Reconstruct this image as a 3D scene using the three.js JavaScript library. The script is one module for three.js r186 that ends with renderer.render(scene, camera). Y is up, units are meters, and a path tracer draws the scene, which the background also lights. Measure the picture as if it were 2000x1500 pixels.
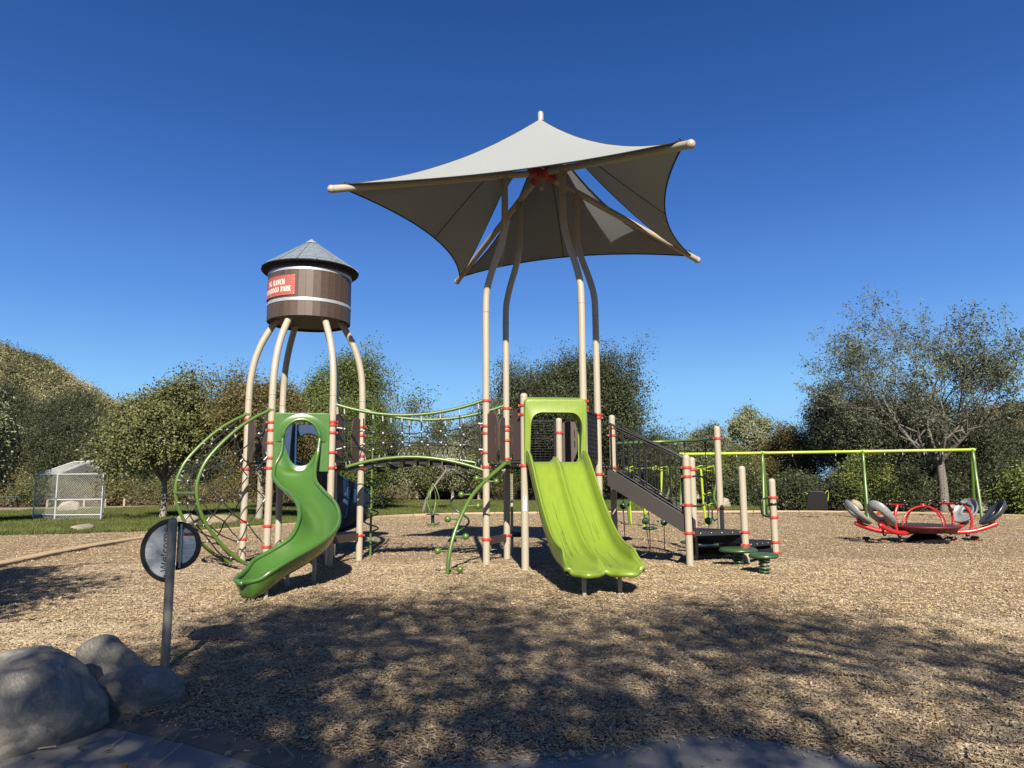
import * as THREE from 'three';
import { mergeGeometries, toCreasedNormals, mergeVertices } from 'three/addons/utils/BufferGeometryUtils.js';
import { RoundedBoxGeometry } from 'three/addons/geometries/RoundedBoxGeometry.js';
import { ImprovedNoise } from 'three/addons/math/ImprovedNoise.js';

// ---------------------------------------------------------------- camera, sky, sun, exposure
const scene = new THREE.Scene();
const camera = new THREE.PerspectiveCamera(55.68, 4 / 3, 0.1, 1500);
camera.rotation.order = 'YXZ';
camera.position.set(0, 1.5, 0);
camera.rotation.set(Math.atan(194 / 1420), 0, -0.0065);
scene.add(camera);

const SUN_EL = THREE.MathUtils.degToRad(35.5), SUN_AZ = THREE.MathUtils.degToRad(4.5);   // behind the camera, slightly right
const sunDir = new THREE.Vector3(Math.sin(SUN_AZ) * Math.cos(SUN_EL), Math.sin(SUN_EL), Math.cos(SUN_AZ) * Math.cos(SUN_EL));
const sun = new THREE.DirectionalLight(new THREE.Color().setRGB(1.0, 0.925, 0.79), 5.0);
sun.position.copy(sunDir).multiplyScalar(60);
sun.target.position.set(0, 0, -14);
sun.position.add(sun.target.position);
sun.castShadow = true;
sun.shadow.mapSize.set(4096, 4096);
Object.assign(sun.shadow.camera, { left: -40, right: 40, top: 40, bottom: -40, near: 1, far: 160 });
scene.add(sun, sun.target);

function makeSky() {                                  // clear deep-blue sky: colour by height, a mild glow towards the sun
  const w = 512, h = 256, d = new Float32Array(w * h * 4);
  const E = 2.4, stops = [[-90, .20, .17, .13], [-1, .26, .25, .22], [0, .40, .70, 1.0], [3, .345, .66, 1.0], [6.8, .27, .59, .98], [10, .185, .44, .89], [13.5, .119, .319, .791], [20.5, .061, .188, .578], [27, .036, .125, .42], [34.7, .0232, .0887, .314], [50, .017, .067, .25], [90, .015, .06, .225]].map(([e, ...c]) => [e, ...c.map(x => x / E)]);
  for (let j = 0; j < h; j++) {
    const el = (j + .5) / h * 180 - 90;
    let k = 0; while (k < stops.length - 2 && el > stops[k + 1][0]) k++;
    const a = stops[k], b = stops[k + 1], t = THREE.MathUtils.clamp((el - a[0]) / (b[0] - a[0]), 0, 1);
    for (let i = 0; i < w; i++) {
      const az = ((i + .5) / w - .5) * 2 * Math.PI, e = el * Math.PI / 180;
      const v = new THREE.Vector3(Math.cos(e) * Math.cos(az), Math.sin(e), Math.cos(e) * Math.sin(az));
      const c = Math.max(0, v.dot(sunDir)), g = el > 0 ? .12 * Math.pow(c, 8) + .3 * Math.pow(c, 60) : 0;
      const o = (j * w + i) * 4;
      d[o] = a[1] + (b[1] - a[1]) * t + g * .9; d[o + 1] = a[2] + (b[2] - a[2]) * t + g * .85; d[o + 2] = a[3] + (b[3] - a[3]) * t + g * .7; d[o + 3] = 1;
    }
  }
  const t = new THREE.DataTexture(d, w, h, THREE.RGBAFormat, THREE.FloatType);
  t.mapping = THREE.EquirectangularReflectionMapping; t.colorSpace = THREE.LinearSRGBColorSpace;
  t.magFilter = t.minFilter = THREE.LinearFilter; t.needsUpdate = true;
  return t;
}
scene.background = makeSky();
scene.environment = scene.background;

const renderer = new THREE.WebGLRenderer({ antialias: true });
renderer.setSize(1024, 768);
renderer.toneMapping = THREE.LinearToneMapping;
renderer.toneMappingExposure = 2.4;
renderer.shadowMap.enabled = true;
renderer.shadowMap.type = THREE.PCFSoftShadowMap;

// ---------------------------------------------------------------- small helpers
let seed = 20240611;
const rnd = () => { seed = (seed + 0x6D2B79F5) | 0; let t = Math.imul(seed ^ (seed >>> 15), 1 | seed); t = (t + Math.imul(t ^ (t >>> 7), 61 | t)) ^ t; return ((t ^ (t >>> 14)) >>> 0) / 4294967296; };
const rr = (a, b) => a + (b - a) * rnd();
const gauss = () => Math.sqrt(-2 * Math.log(1 - rnd())) * Math.cos(6.28318 * rnd());
const V = (x, y, z) => new THREE.Vector3(x, y, z);
const noise = new ImprovedNoise();
const fbm = (x, y, z, o = 4) => { let s = 0, a = .5; for (let i = 0; i < o; i++) { s += a * noise.noise(x, y, z); x = x * 2.03 + 7.1; y = y * 2.03 + 3.3; z = z * 2.03 + 1.7; a *= .5; } return s; };
const lerp = THREE.MathUtils.lerp, clamp = THREE.MathUtils.clamp, smooth = THREE.MathUtils.smoothstep;
const used = {};
function numbered(n) { const k = used[n] = (used[n] ?? -1) + 1; return k ? n + '_' + String(k).padStart(3, '0') : n; }
function tag(o, label, category, group, kind) {
  if (label) o.userData.label = label; if (category) o.userData.category = category;
  if (group) o.userData.group = group; if (kind) o.userData.kind = kind; return o;
}
function thing(name, label, category, pos = [0, 0, 0], group) {
  const o = new THREE.Group(); o.name = numbered(name); o.position.set(...pos); scene.add(o); return tag(o, label, category, group);
}
function part(name, geo, m, parent, kind) {
  if (Array.isArray(geo)) geo = geo.length > 1 ? merge(geo) : geo[0];
  const o = new THREE.Mesh(geo, m); o.name = parent ? name : numbered(name); o.castShadow = o.receiveShadow = true;
  (parent ?? scene).add(o); if (kind) o.userData.kind = kind; return o;
}
function struct(name, geo, m) { return tag(part(name, geo, m), null, null, null, 'structure'); }
function merge(list) {
  return mergeGeometries(list.map(g => { const n = g.index ? g.toNonIndexed() : g; for (const k of Object.keys(n.attributes)) if (!['position', 'normal', 'uv'].includes(k)) n.deleteAttribute(k); if (!n.attributes.uv) n.setAttribute('uv', new THREE.Float32BufferAttribute(new Float32Array(n.attributes.position.count * 2), 2)); return n; }));
}
// geometry from rows of points (rows x cols), optionally closed across
function gridGeo(rows, closeCols = false, uvScale = [1, 1]) {
  const nr = rows.length, nc = rows[0].length, pos = [], uv = [], idx = [];
  for (let i = 0; i < nr; i++) for (let j = 0; j < nc; j++) { const p = rows[i][j]; pos.push(p.x, p.y, p.z); uv.push(j / (nc - 1) * uvScale[0], i / (nr - 1) * uvScale[1]); }
  const W = closeCols ? nc : nc - 1;
  for (let i = 0; i < nr - 1; i++) for (let j = 0; j < W; j++) { const a = i * nc + j, b = i * nc + (j + 1) % nc, c = a + nc, d = b + nc; idx.push(a, c, b, b, c, d); }
  const g = new THREE.BufferGeometry(); g.setAttribute('position', new THREE.Float32BufferAttribute(pos, 3)); g.setAttribute('uv', new THREE.Float32BufferAttribute(uv, 2)); g.setIndex(idx); g.computeVertexNormals(); return g;
}
// a round bar along points; r a number or a function of 0..1; rounded or flat ends
function tube(pts, r, { seg = 8, n = 0, smoothPath = true, cap = 'flat', closed = false } = {}) {
  pts = pts.map(p => p.isVector3 ? p : V(...p));
  const R = typeof r === 'function' ? r : () => r;
  let path = pts;
  if (smoothPath && pts.length > 2) { const c = new THREE.CatmullRomCurve3(pts, closed, 'centripetal'); path = c.getSpacedPoints(n || (pts.length - 1) * 6); if (closed) path.pop(); }
  const m = path.length, rows = [], nrm = [], T = [];
  for (let i = 0; i < m; i++) T.push(closed ? V().subVectors(path[(i + 1) % m], path[(i + m - 1) % m]).normalize() : V().subVectors(path[Math.min(i + 1, m - 1)], path[Math.max(i - 1, 0)]).normalize());
  let N = Math.abs(T[0].y) < .9 ? V(0, 1, 0) : V(1, 0, 0); N = N.sub(T[0].clone().multiplyScalar(N.dot(T[0]))).normalize();
  const ring = (c, t, nn, rad) => { const b = V().crossVectors(t, nn), a = []; for (let k = 0; k < seg; k++) { const th = k / seg * 2 * Math.PI; a.push(c.clone().addScaledVector(nn, Math.cos(th) * rad).addScaledVector(b, Math.sin(th) * rad)); } return a; };
  const Ns = [];
  for (let i = 0; i < m; i++) { N = N.clone().addScaledVector(T[i], -N.dot(T[i])).normalize(); Ns.push(N); rows.push(ring(path[i], T[i], N, R(m > 1 ? i / (m - 1) : 0))); }
  if (closed) rows.push(rows[0].map(p => p.clone()));
  else if (cap === 'round') {
    const r0 = R(0), r1 = R(1), pre = [], post = [];
    for (const a of [80, 55, 30]) { const s = Math.sin(a * Math.PI / 180), c = Math.cos(a * Math.PI / 180); pre.push(ring(path[0].clone().addScaledVector(T[0], -r0 * s), T[0], Ns[0], r0 * c)); post.unshift(ring(path[m - 1].clone().addScaledVector(T[m - 1], r1 * s), T[m - 1], Ns[m - 1], r1 * c)); }
    rows.unshift(...pre); rows.push(...post);
  }
  const g = gridGeo(rows, true);
  if (closed || cap === 'none') return g;
  const ends = [];
  for (const [rw, flip] of [[rows[0], true], [rows[rows.length - 1], false]]) {
    const c = V(); rw.forEach(p => c.addScaledVector(p, 1 / seg)); const pos = [];
    for (let k = 0; k < seg; k++) { const a = rw[k], b = rw[(k + 1) % seg]; (flip ? [c, b, a] : [c, a, b]).forEach(p => pos.push(p.x, p.y, p.z)); }
    const e = new THREE.BufferGeometry(); e.setAttribute('position', new THREE.Float32BufferAttribute(pos, 3)); e.computeVertexNormals(); ends.push(e);
  }
  return merge([g, ...ends]);
}
const bar = (a, b, r, o = {}) => tube([a, b], r, { smoothPath: false, ...o });
function box(w, h, d, x = 0, y = 0, z = 0, rad = 0) { const g = rad ? new RoundedBoxGeometry(w, h, d, 2, rad) : new THREE.BoxGeometry(w, h, d); g.translate(x, y, z); return g; }
// a box beam between two points: width across (horizontal) and height
function beam(a, b, w, h) {
  a = a.isVector3 ? a : V(...a); b = b.isVector3 ? b : V(...b);
  const d = V().subVectors(b, a), L = d.length(), g = new THREE.BoxGeometry(w, h, L), z = d.normalize(), x = V().crossVectors(V(0, 1, 0), z).normalize(), y = V().crossVectors(z, x);
  g.applyMatrix4(new THREE.Matrix4().makeBasis(x, y, z).setPosition(a.clone().add(b).multiplyScalar(.5))); return g;
}
function ball(x, y, z, r, w = 14, h = 10) { const g = new THREE.SphereGeometry(r, w, h); g.translate(x, y, z); return g; }
function lathe(prof, seg = 24) { return new THREE.LatheGeometry(prof.map(p => new THREE.Vector2(p[0], p[1])), seg); }
const at = (g, x, y, z, ry = 0) => { if (ry) g.rotateY(ry); g.translate(x, y, z); return g; };

// ---------------------------------------------------------------- textures
function dataTex(n, fn, srgb = false) {
  const d = new Uint8Array(n * n * 4);
  for (let j = 0; j < n; j++) for (let i = 0; i < n; i++) { const c = fn(i / n, j / n), o = (j * n + i) * 4; d[o] = clamp(c[0], 0, 1) * 255; d[o + 1] = clamp(c[1], 0, 1) * 255; d[o + 2] = clamp(c[2], 0, 1) * 255; d[o + 3] = 255; }
  const t = new THREE.DataTexture(d, n, n, THREE.RGBAFormat); t.wrapS = t.wrapT = THREE.RepeatWrapping; t.magFilter = THREE.LinearFilter; t.minFilter = THREE.LinearMipmapLinearFilter; t.generateMipmaps = true;
  if (srgb) t.colorSpace = THREE.SRGBColorSpace; t.needsUpdate = true; return t;
}
// noise that tiles with period p cells
const tn = (u, v, p, s = 0) => { const a = noise.noise(u * p, v * p, s), b = noise.noise(u * p - p, v * p, s), c = noise.noise(u * p, v * p - p, s), d = noise.noise(u * p - p, v * p - p, s); return lerp(lerp(a, b, u), lerp(c, d, u), v); };
const rep = (t, x, y) => { const c = t.clone(); c.repeat.set(x, y); c.needsUpdate = true; return c; };
function canvasTex(w, h, draw, srgb = true) {
  const c = document.createElement('canvas'); c.width = w; c.height = h; draw(c.getContext('2d'), w, h);
  const t = new THREE.CanvasTexture(c); t.wrapS = t.wrapT = THREE.RepeatWrapping; if (srgb) t.colorSpace = THREE.SRGBColorSpace; t.anisotropy = 8; return t;
}
const texFine = dataTex(256, (u, v) => { const n = .5 + .5 * tn(u, v, 16, 1) + .35 * tn(u, v, 64, 2); return [n, n, n]; });
const texWear = dataTex(256, (u, v) => { const n = .82 + .22 * tn(u, v, 5, 3) + .14 * tn(u, v, 21, 4) + (rnd() - .5) * .04; return [n, n, n]; });
const texPaint = dataTex(256, (u, v) => { const n = .94 + .07 * tn(u, v, 4, 3) + .05 * tn(u, v, 17, 4) + (rnd() - .5) * .03; return [n, n, n]; });
const texGrain = dataTex(256, (u, v) => { const n = .5 + .5 * rnd(); return [n, n, n]; });

// ---------------------------------------------------------------- materials (linear base colours)
const K = .71;                                        // base colours as measured under the first exposure, brought to this one
function M(r, g, b, rough = .6, o = {}) {
  const { metal = 0, clear = 0, ...rest } = o;
  const m = clear || rest.transmission ? new THREE.MeshPhysicalMaterial({ roughness: rough, metalness: metal, clearcoat: clear, clearcoatRoughness: .25, ...rest }) : new THREE.MeshStandardMaterial({ roughness: rough, metalness: metal, ...rest });
  m.color.setRGB(r * K, g * K, b * K); return m;
}
const wearMap = { map: rep(texPaint, 1, 2), roughnessMap: rep(texWear, 2, 5) };
const mat = {
  post: M(.43, .378, .29, .46, wearMap),
  clamp: M(.42, .05, .03, .5, { map: texPaint }),
  green: M(.085, .15, .022, .4, { map: texPaint, clear: .25 }),
  pine: M(.022, .075, .025, .4, { clear: .2 }),
  lime: M(.25, .38, .03, .45, {}),
  limeBar: M(.33, .44, .02, .4, {}),
  black: M(.007, .007, .008, .38, {}),
  rope: M(.012, .012, .013, .85, { bumpMap: rep(texGrain, 4, 40), bumpScale: .002 }),
  ferrule: M(.5, .5, .49, .35, { metal: .3 }),
  steel: M(.55, .56, .57, .35, { metal: .9 }),
  galv: M(.62, .64, .65, .42, { metal: .55 }),
  brown: M(.062, .04, .031, .55, { bumpMap: rep(texFine, 3, 3), bumpScale: .0012 }),
  deck: M(.014, .014, .016, .55, { bumpMap: rep(texFine, 8, 8), bumpScale: .002 }),
  stair: M(.04, .033, .032, .5, {}),
  blue: M(.006, .035, .1, .35, { clear: .3 }),
  blueLight: M(.02, .2, .4, .4, {}),
  red: M(.42, .014, .016, .38, { clear: .3 }),
  grey: M(.27, .28, .285, .4, { map: texWear, clear: .2 }),
  darkgrey: M(.03, .034, .042, .42, { clear: .2 }),
};
// ---------------------------------------------------------------- ground: terrain, mulch, kerb, lawn, pavement
const kerbLine = [[-4.4, -3.2], [-6.2, -5.2], [-7.9, -8.2], [-8.9, -11], [-9.5, -13.8], [-10, -17], [-10.15, -20.2], [-9.5, -23.2], [-7.9, -27.4], [-5.6, -33], [-4.2, -34.6], [-1.5, -35.7], [2.5, -36.1], [7, -36.2], [13.5, -35.4], [17.5, -33.2], [20.6, -29.6], [23.5, -24], [25.5, -17], [26, -8], [25, 0]];
const kerbCurve = new THREE.CatmullRomCurve3(kerbLine.map(p => V(p[0], 0, p[1])), false, 'centripetal');
const kerbPts = kerbCurve.getSpacedPoints(220);
const kerbPoly = [...kerbPts.map(p => [p.x, p.z]), [25, 8], [-4.4, 8]];
const lawnFront = x => x > -10.4 ? -24.1 : -24.1 + (-10.4 - x) * .42 + .25 * Math.sin(x * 1.7);   // front edge of the lawn left of the kerb
function inside(poly, x, z) { let c = false; for (let i = 0, j = poly.length - 1; i < poly.length; j = i++) { const [a, b] = poly[i], [d, e] = poly[j]; if ((b > z) !== (e > z) && x < (d - a) * (z - b) / (e - b) + a) c = !c; } return c; }
const inMulch = (x, z) => inside(kerbPoly, x, z) || (x < -8.5 && z > lawnFront(x) && z < -3);
// edge of the front walk: the mulch starts behind it
const walkEdge = [[-3.4, -5.5], [-2.83, -5.2], [-1.9, -4.75], [-.75, -4.12], [-.2, -4.12], [.15, -4.22], [.6, -4.32], [1.0, -4.55], [1.45, -4.48], [1.85, -4.15], [2.6, -3.6], [5, -2.2], [9, -.2]];
function walkZ(x) { if (x <= walkEdge[0][0]) return -5.5; for (let i = 0; i < walkEdge.length - 1; i++) { const [a, b] = walkEdge[i], [c, d] = walkEdge[i + 1]; if (x <= c) return lerp(b, d, (x - a) / (c - a)); } return 2; }
function mulchH(x, z) {
  const e = walkZ(x) - z, rise = clamp(e * .09 - .012, -.04, .03);
  let m = .02 + .075 * fbm(x * .45, 1.3, z * .45, 3) + .05 * fbm(x * 2.1, 5.1, z * 2.1, 2);
  m = (e < 2 ? lerp(.004, m, smooth(e, .2, 2)) + rise + .075 * fbm(x * 2.3, 2.2, z * 2.3, 4) * smooth(e, -.6, .1) : m + .03);
  // scooped ground under the slide exits and little mounds round the posts
  m -= .07 * Math.exp(-((x + 3.6) ** 2 + (z + 9.5) ** 2) / .6) + .07 * Math.exp(-((x - 1.25) ** 2 + (z + 9.5) ** 2) / .6);
  m += .04 * Math.exp(-((x - 4.9) ** 2 + (z + 13.9) ** 2) / .2);
  return m;
}
{ // wood-chip litter: colour and relief of the same little slivers
  const N = 1024, list = [], tones = ['#c7a87e', '#b8946a', '#d6bd98', '#9f7c56', '#8a6a4b', '#c9ae8a', '#a88a6a', '#7a5f47', '#dcc7a6', '#b49a80'];
  for (let i = 0; i < 8500; i++) list.push([rnd() * N, rnd() * N, rr(10, 30), rr(3, 8), rnd() * 3.1416, tones[Math.floor(rnd() * tones.length)], rr(60, 255)]);
  const draw = grey => (c) => {
    c.fillStyle = grey ? '#000' : '#5a4432'; c.fillRect(0, 0, N, N);
    for (const [x, y, l, w, a, t, h] of list) for (const dx of [0, N, -N]) for (const dy of [0, N, -N]) {
      if (x + dx < -40 || x + dx > N + 40 || y + dy < -40 || y + dy > N + 40) continue;
      c.save(); c.translate(x + dx, y + dy); c.rotate(a); c.fillStyle = grey ? `rgb(${h | 0},${h | 0},${h | 0})` : t; c.fillRect(-l / 2, -w / 2, l, w); c.restore();
    }
  };
  const cm = canvasTex(N, N, draw(false)), bm = canvasTex(N, N, draw(true), false);
  mat.mulch = new THREE.MeshStandardMaterial({ map: cm, bumpMap: bm, bumpScale: .02, roughness: .95 }); mat.mulch.color.setRGB(.97 * K, 1.0 * K, .92 * K);
}
function areaMesh(x0, x1, z0, z1, step, test, height, uvs = 1) {
  const nx = Math.round((x1 - x0) / step), nz = Math.round((z1 - z0) / step), id = new Int32Array((nx + 1) * (nz + 1)).fill(-1), pos = [], uv = [], idx = [];
  const vert = (i, j) => { const k = j * (nx + 1) + i; if (id[k] < 0) { const x = x0 + i * step, z = z0 + j * step; id[k] = pos.length / 3; pos.push(x, height(x, z), z); uv.push(x / uvs, z / uvs); } return id[k]; };
  for (let j = 0; j < nz; j++) for (let i = 0; i < nx; i++) if (test(x0 + (i + .5) * step, z0 + (j + .5) * step)) { const a = vert(i, j), b = vert(i + 1, j), c = vert(i, j + 1), d = vert(i + 1, j + 1); idx.push(a, c, b, b, c, d); }
  const g = new THREE.BufferGeometry(); g.setAttribute('position', new THREE.Float32BufferAttribute(pos, 3)); g.setAttribute('uv', new THREE.Float32BufferAttribute(uv, 2)); g.setIndex(idx); g.computeVertexNormals(); return g;
}
struct('mulch_ground', areaMesh(-30, 26, -37, -2, .16, (x, z) => inMulch(x, z), mulchH, 1.55), mat.mulch);
{ // terrain sheet to the horizon: dry soil, rising to the hills
  const dirt = dataTex(512, (u, v) => { const n = .72 + .25 * tn(u, v, 6, 7) + .2 * tn(u, v, 31, 8) + .25 * (rnd() - .5); return [n, n * .93, n * .84]; });
  mat.dirt = M(.17, .125, .08, .95, { map: dirt, bumpMap: dirt, bumpScale: .02 });
  const rows = [], R = [0, 3, 6, 10, 16, 24, 34, 46, 60, 80, 110, 150, 200, 280, 400, 600, 900];
  const g = new THREE.BufferGeometry(), pos = [], uv = [], idx = [], S = 64;
  R.forEach((r, i) => { for (let k = 0; k <= S; k++) { const a = k / S * 2 * Math.PI, x = r * Math.cos(a), z = -20 + r * Math.sin(a); pos.push(x, -.06, z); uv.push(x / 3, z / 3); } });
  for (let i = 0; i < R.length - 1; i++) for (let k = 0; k < S; k++) { const a = i * (S + 1) + k, b = a + 1, c = a + S + 1, d = c + 1; idx.push(a, b, c, b, d, c); }
  g.setAttribute('position', new THREE.Float32BufferAttribute(pos, 3)); g.setAttribute('uv', new THREE.Float32BufferAttribute(uv, 2)); g.setIndex(idx); g.computeVertexNormals();
  struct('terrain', g, mat.dirt);
}
{ // kerb: a concrete edging of separate cast lengths with rounded edges and a narrow joint between
  const conc = dataTex(256, (u, v) => { const n = .8 + .16 * tn(u, v, 7, 11) + .12 * tn(u, v, 33, 12) + .16 * (rnd() - .5); return [n, n * .97, n * .92]; });
  mat.kerb = M(.56, .42, .26, .9, { map: conc, bumpMap: conc, bumpScale: .004 });
  mat.walk = M(.3, .3, .29, .92, { map: rep(conc, 1, 1), bumpMap: conc, bumpScale: .003 });
  const kerb = new THREE.Group(); kerb.name = 'kerb'; kerb.userData.kind = 'structure'; scene.add(kerb);
  const prof = [[-.15, -.1], [-.15, .1], [-.135, .118], [.135, .118], [.15, .1], [.15, -.1]];
  for (let i = 0; i < 220; i += 5) {
    const rows = [], ring = [];
    for (let k = 0; k <= 5; k++) {
      const u = (i + clamp(k, .035, 4.965)) / 220, p = kerbCurve.getPointAt(u), t = kerbCurve.getTangentAt(u), n = V(-t.z, 0, t.x);
      rows.push(prof.map(([a, b]) => p.clone().addScaledVector(n, a).add(V(0, b + .012 * fbm(p.x, 0, p.z, 2), 0))));
    }
    const g = gridGeo(rows, false, [.6, 1.5]);
    part('kerb_segment', toCreasedNormals(g, .6), mat.kerb, kerb);
  }
}
{ // lawn
  const gr = dataTex(512, (u, v) => { const n = .75 + .22 * tn(u, v, 9, 21) + .2 * tn(u, v, 41, 22) + .35 * (rnd() - .5); return [n * 1.02, n, n * .8]; });
  mat.lawn = M(.112, .145, .026, .95, { map: gr, bumpMap: gr, bumpScale: .03 });
  const lawnPoly = [];
  for (let x = -60; x <= -10.5; x += 1) lawnPoly.push([x, lawnFront(x)]);
  kerbPts.filter(p => p.z < -24 && p.x < 12.5).forEach(p => lawnPoly.push([p.x, p.z]));
  lawnPoly.push([13.2, -37.5], [17, -46], [33, -66], [0, -67], [-12, -66.5], [-21, -58], [-24.5, -47], [-30, -42], [-40, -40], [-60, -38]);
  const inLawn = (x, z) => inside(lawnPoly, x, z);
  struct('lawn', areaMesh(-60, 34, -67, -5, .5, inLawn, (x, z) => .035 + .03 * fbm(x * .3, 2, z * .3, 2), 3.2), mat.lawn);
  // tufts of grass where the lawn is near enough to read as blades
  const blade = []; for (let i = 0; i < 7; i++) { const a = rnd() * 6.28, l = rr(.05, .1), w = .007, t = rr(.2, .8), x = rr(-.05, .05), z = rr(-.05, .05), c = Math.cos(a), s = Math.sin(a); blade.push(x - w * s, 0, z + w * c, x + w * s, 0, z - w * c, x + c * l * t, l, z + s * l * t); }
  const bg = new THREE.BufferGeometry(); bg.setAttribute('position', new THREE.Float32BufferAttribute(blade, 3)); bg.computeVertexNormals();
  const spots = []; while (spots.length < 46000) { const z = -rr(9, 60), x = rr(-.78, .35) * -z * 1.0; if (inLawn(x, z) && rnd() < Math.min(1, 30 / -z)) spots.push([x, z]); }
  const im = new THREE.InstancedMesh(bg, M(1, 1, 1, .9, { side: THREE.DoubleSide }), spots.length); im.name = 'grass';
  const m4 = new THREE.Matrix4(), q = new THREE.Quaternion(), col = new THREE.Color();
  spots.forEach(([x, z], i) => { const s = rr(.8, 1.5) * (1 + -z / 60), stripe = Math.sin(z * 1.5) * .12, k = rr(.7, 1.25) * (1 + stripe); m4.compose(V(x, .03, z), q.setFromAxisAngle(V(0, 1, 0), rnd() * 6.28), V(s, s, s)); im.setMatrixAt(i, m4); im.setColorAt(i, col.setRGB(.078 * k * rr(.8, 1.4), .105 * k, .018 * k)); });
  im.castShadow = im.receiveShadow = true; scene.add(tag(im, 'short green mown grass blades covering the lawn', 'grass', null, 'stuff'));
}
{ // dirt path beyond the lawn on the left, pale
  mat.path = M(.36, .275, .19, .95, { map: texWear, bumpMap: texGrain, bumpScale: .01 });
  const poly = [[-70, -42], [-40, -40.5], [-30, -42.5], [-24.6, -47.5], [-21.2, -58.5], [-12, -67.2], [14, -67.6], [34, -67], [34, -69.5], [-14, -69.8], [-25, -62], [-30, -54], [-45, -52], [-70, -54]];
  struct('path', areaMesh(-70, 34, -70, -40, 1, (x, z) => inside(poly, x, z), (x, z) => .01 + .02 * fbm(x * .2, 1, z * .2, 2), 2), mat.path);
}
{ // front walk: grey slab and a tan edge band with a joint between them
  const band = [], slab = [], N = 60;
  const edge = walkEdge.slice(0, 13), c = new THREE.CatmullRomCurve3(edge.map(p => V(p[0], 0, p[1])), false, 'centripetal').getSpacedPoints(N);
  const off = (p, i, d) => { const a = c[Math.max(i - 1, 0)], b = c[Math.min(i + 1, N)], t = V().subVectors(b, a).normalize(); return V(p.x - t.z * d, 0, p.z + t.x * d); };
  const b0 = [], b1 = [], b2 = [], s0 = [], s1 = [];
  c.forEach((p, i) => { const wb = lerp(.235, -.1, smooth(p.x, -.75, -.35)), o = off(p, i, wb), far = V(p.x * .9 - .3, 0, Math.max(p.z + 3, 1)); b0.push(off(p, i, -.12).setY(.006)); b1.push(o.clone().setY(.006)); s0.push(off(p, i, wb + .008).setY(.004)); s1.push(V(lerp(p.x, -.5, .2), .004, 2.5)); });
  mat.band = M(.24, .185, .13, .93, { map: rep(texWear, 12, 2), bumpMap: texGrain, bumpScale: .004 });
  const w = new THREE.Group(); w.name = 'pavement'; w.userData.kind = 'structure'; scene.add(w);
  const low = a => a.map(p => p.clone().setY(-.08));
  part('edge_band', toCreasedNormals(gridGeo([low(b0), b0, b1, low(b1)], false, [12, 1]), .6), mat.band, w);
  part('slab', toCreasedNormals(gridGeo([low(s0), s0, s1], false, [8, 6]), .6), mat.walk, w);
}
{ // loose wood chips lying on the mulch: countless, thinning out with distance as they grow too small to see
  const chip = new THREE.BoxGeometry(1, 1, 1); { const p = chip.attributes.position; for (let i = 0; i < p.count; i++) if (p.getX(i) > 0) { p.setZ(i, p.getZ(i) * .55 + .12); p.setY(i, p.getY(i) * .8); } chip.computeVertexNormals(); }
  const sp = [];
  const sow = (n, z0, z1, sc) => { for (let i = 0; i < n; i++) { const z = -Math.sqrt(rr(z0 * z0, z1 * z1)), x = rr(-.76, .76) * (-z + .5); const e = walkZ(x) - z; if (e < -.35 || (e < 0 && rnd() > .4 * Math.pow(1 + e / .35, 2)) || (e < .25 && rnd() > .5 + 2 * e) || !inMulch(x, z)) continue; sp.push([x, z, sc, e]); } };
  sow(150000, 3.6, 8, 1); sow(85000, 8, 14, 1.15); sow(80000, 14, 35, 1.5);
  const im = new THREE.InstancedMesh(chip, M(1 / K, 1 / K, 1 / K, .92), sp.length), m4 = new THREE.Matrix4(), q = new THREE.Quaternion(), e3 = new THREE.Euler(), col = new THREE.Color();
  const tones = [[.50, .36, .22], [.42, .29, .17], [.58, .45, .30], [.33, .22, .13], [.24, .165, .105], [.46, .35, .24], [.62, .51, .37], [.36, .28, .21]];
  sp.forEach(([x, z, sc, e], i) => {
    const big = rnd() < .03 ? 1.7 : 1, L = rr(.009, .034) * sc * big, W = rr(.004, .0125) * sc * (rnd() < .04 ? 1.8 : 1), H = rr(.002, .006) * sc, t = tones[Math.floor(rnd() * tones.length)], k = rr(.75, 1.2), y = Math.max(mulchH(x, z), .008);
    m4.compose(V(x, y + rr(.0, .012) * sc, z), q.setFromEuler(e3.set(gauss() * .25, rnd() * 6.28, gauss() * .22)), V(L, H, W)); im.setMatrixAt(i, m4); im.setColorAt(i, (g => col.setRGB(lerp(t[0] * .71, .27, g) * k, lerp(t[1] * .73, .225, g) * k, lerp(t[2] * .68, .175, g) * k))(clamp(.22 + 1.1 * fbm(x * .13 + 3, 2, z * .13, 2) + .6 * fbm(x * .9, 4, z * .9, 2), 0, .7)));
  });
  im.name = 'wood_chips'; im.castShadow = im.receiveShadow = true; scene.add(tag(im, 'tan shredded wood chips covering the playground floor', 'wood chips', null, 'stuff'));
}

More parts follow.
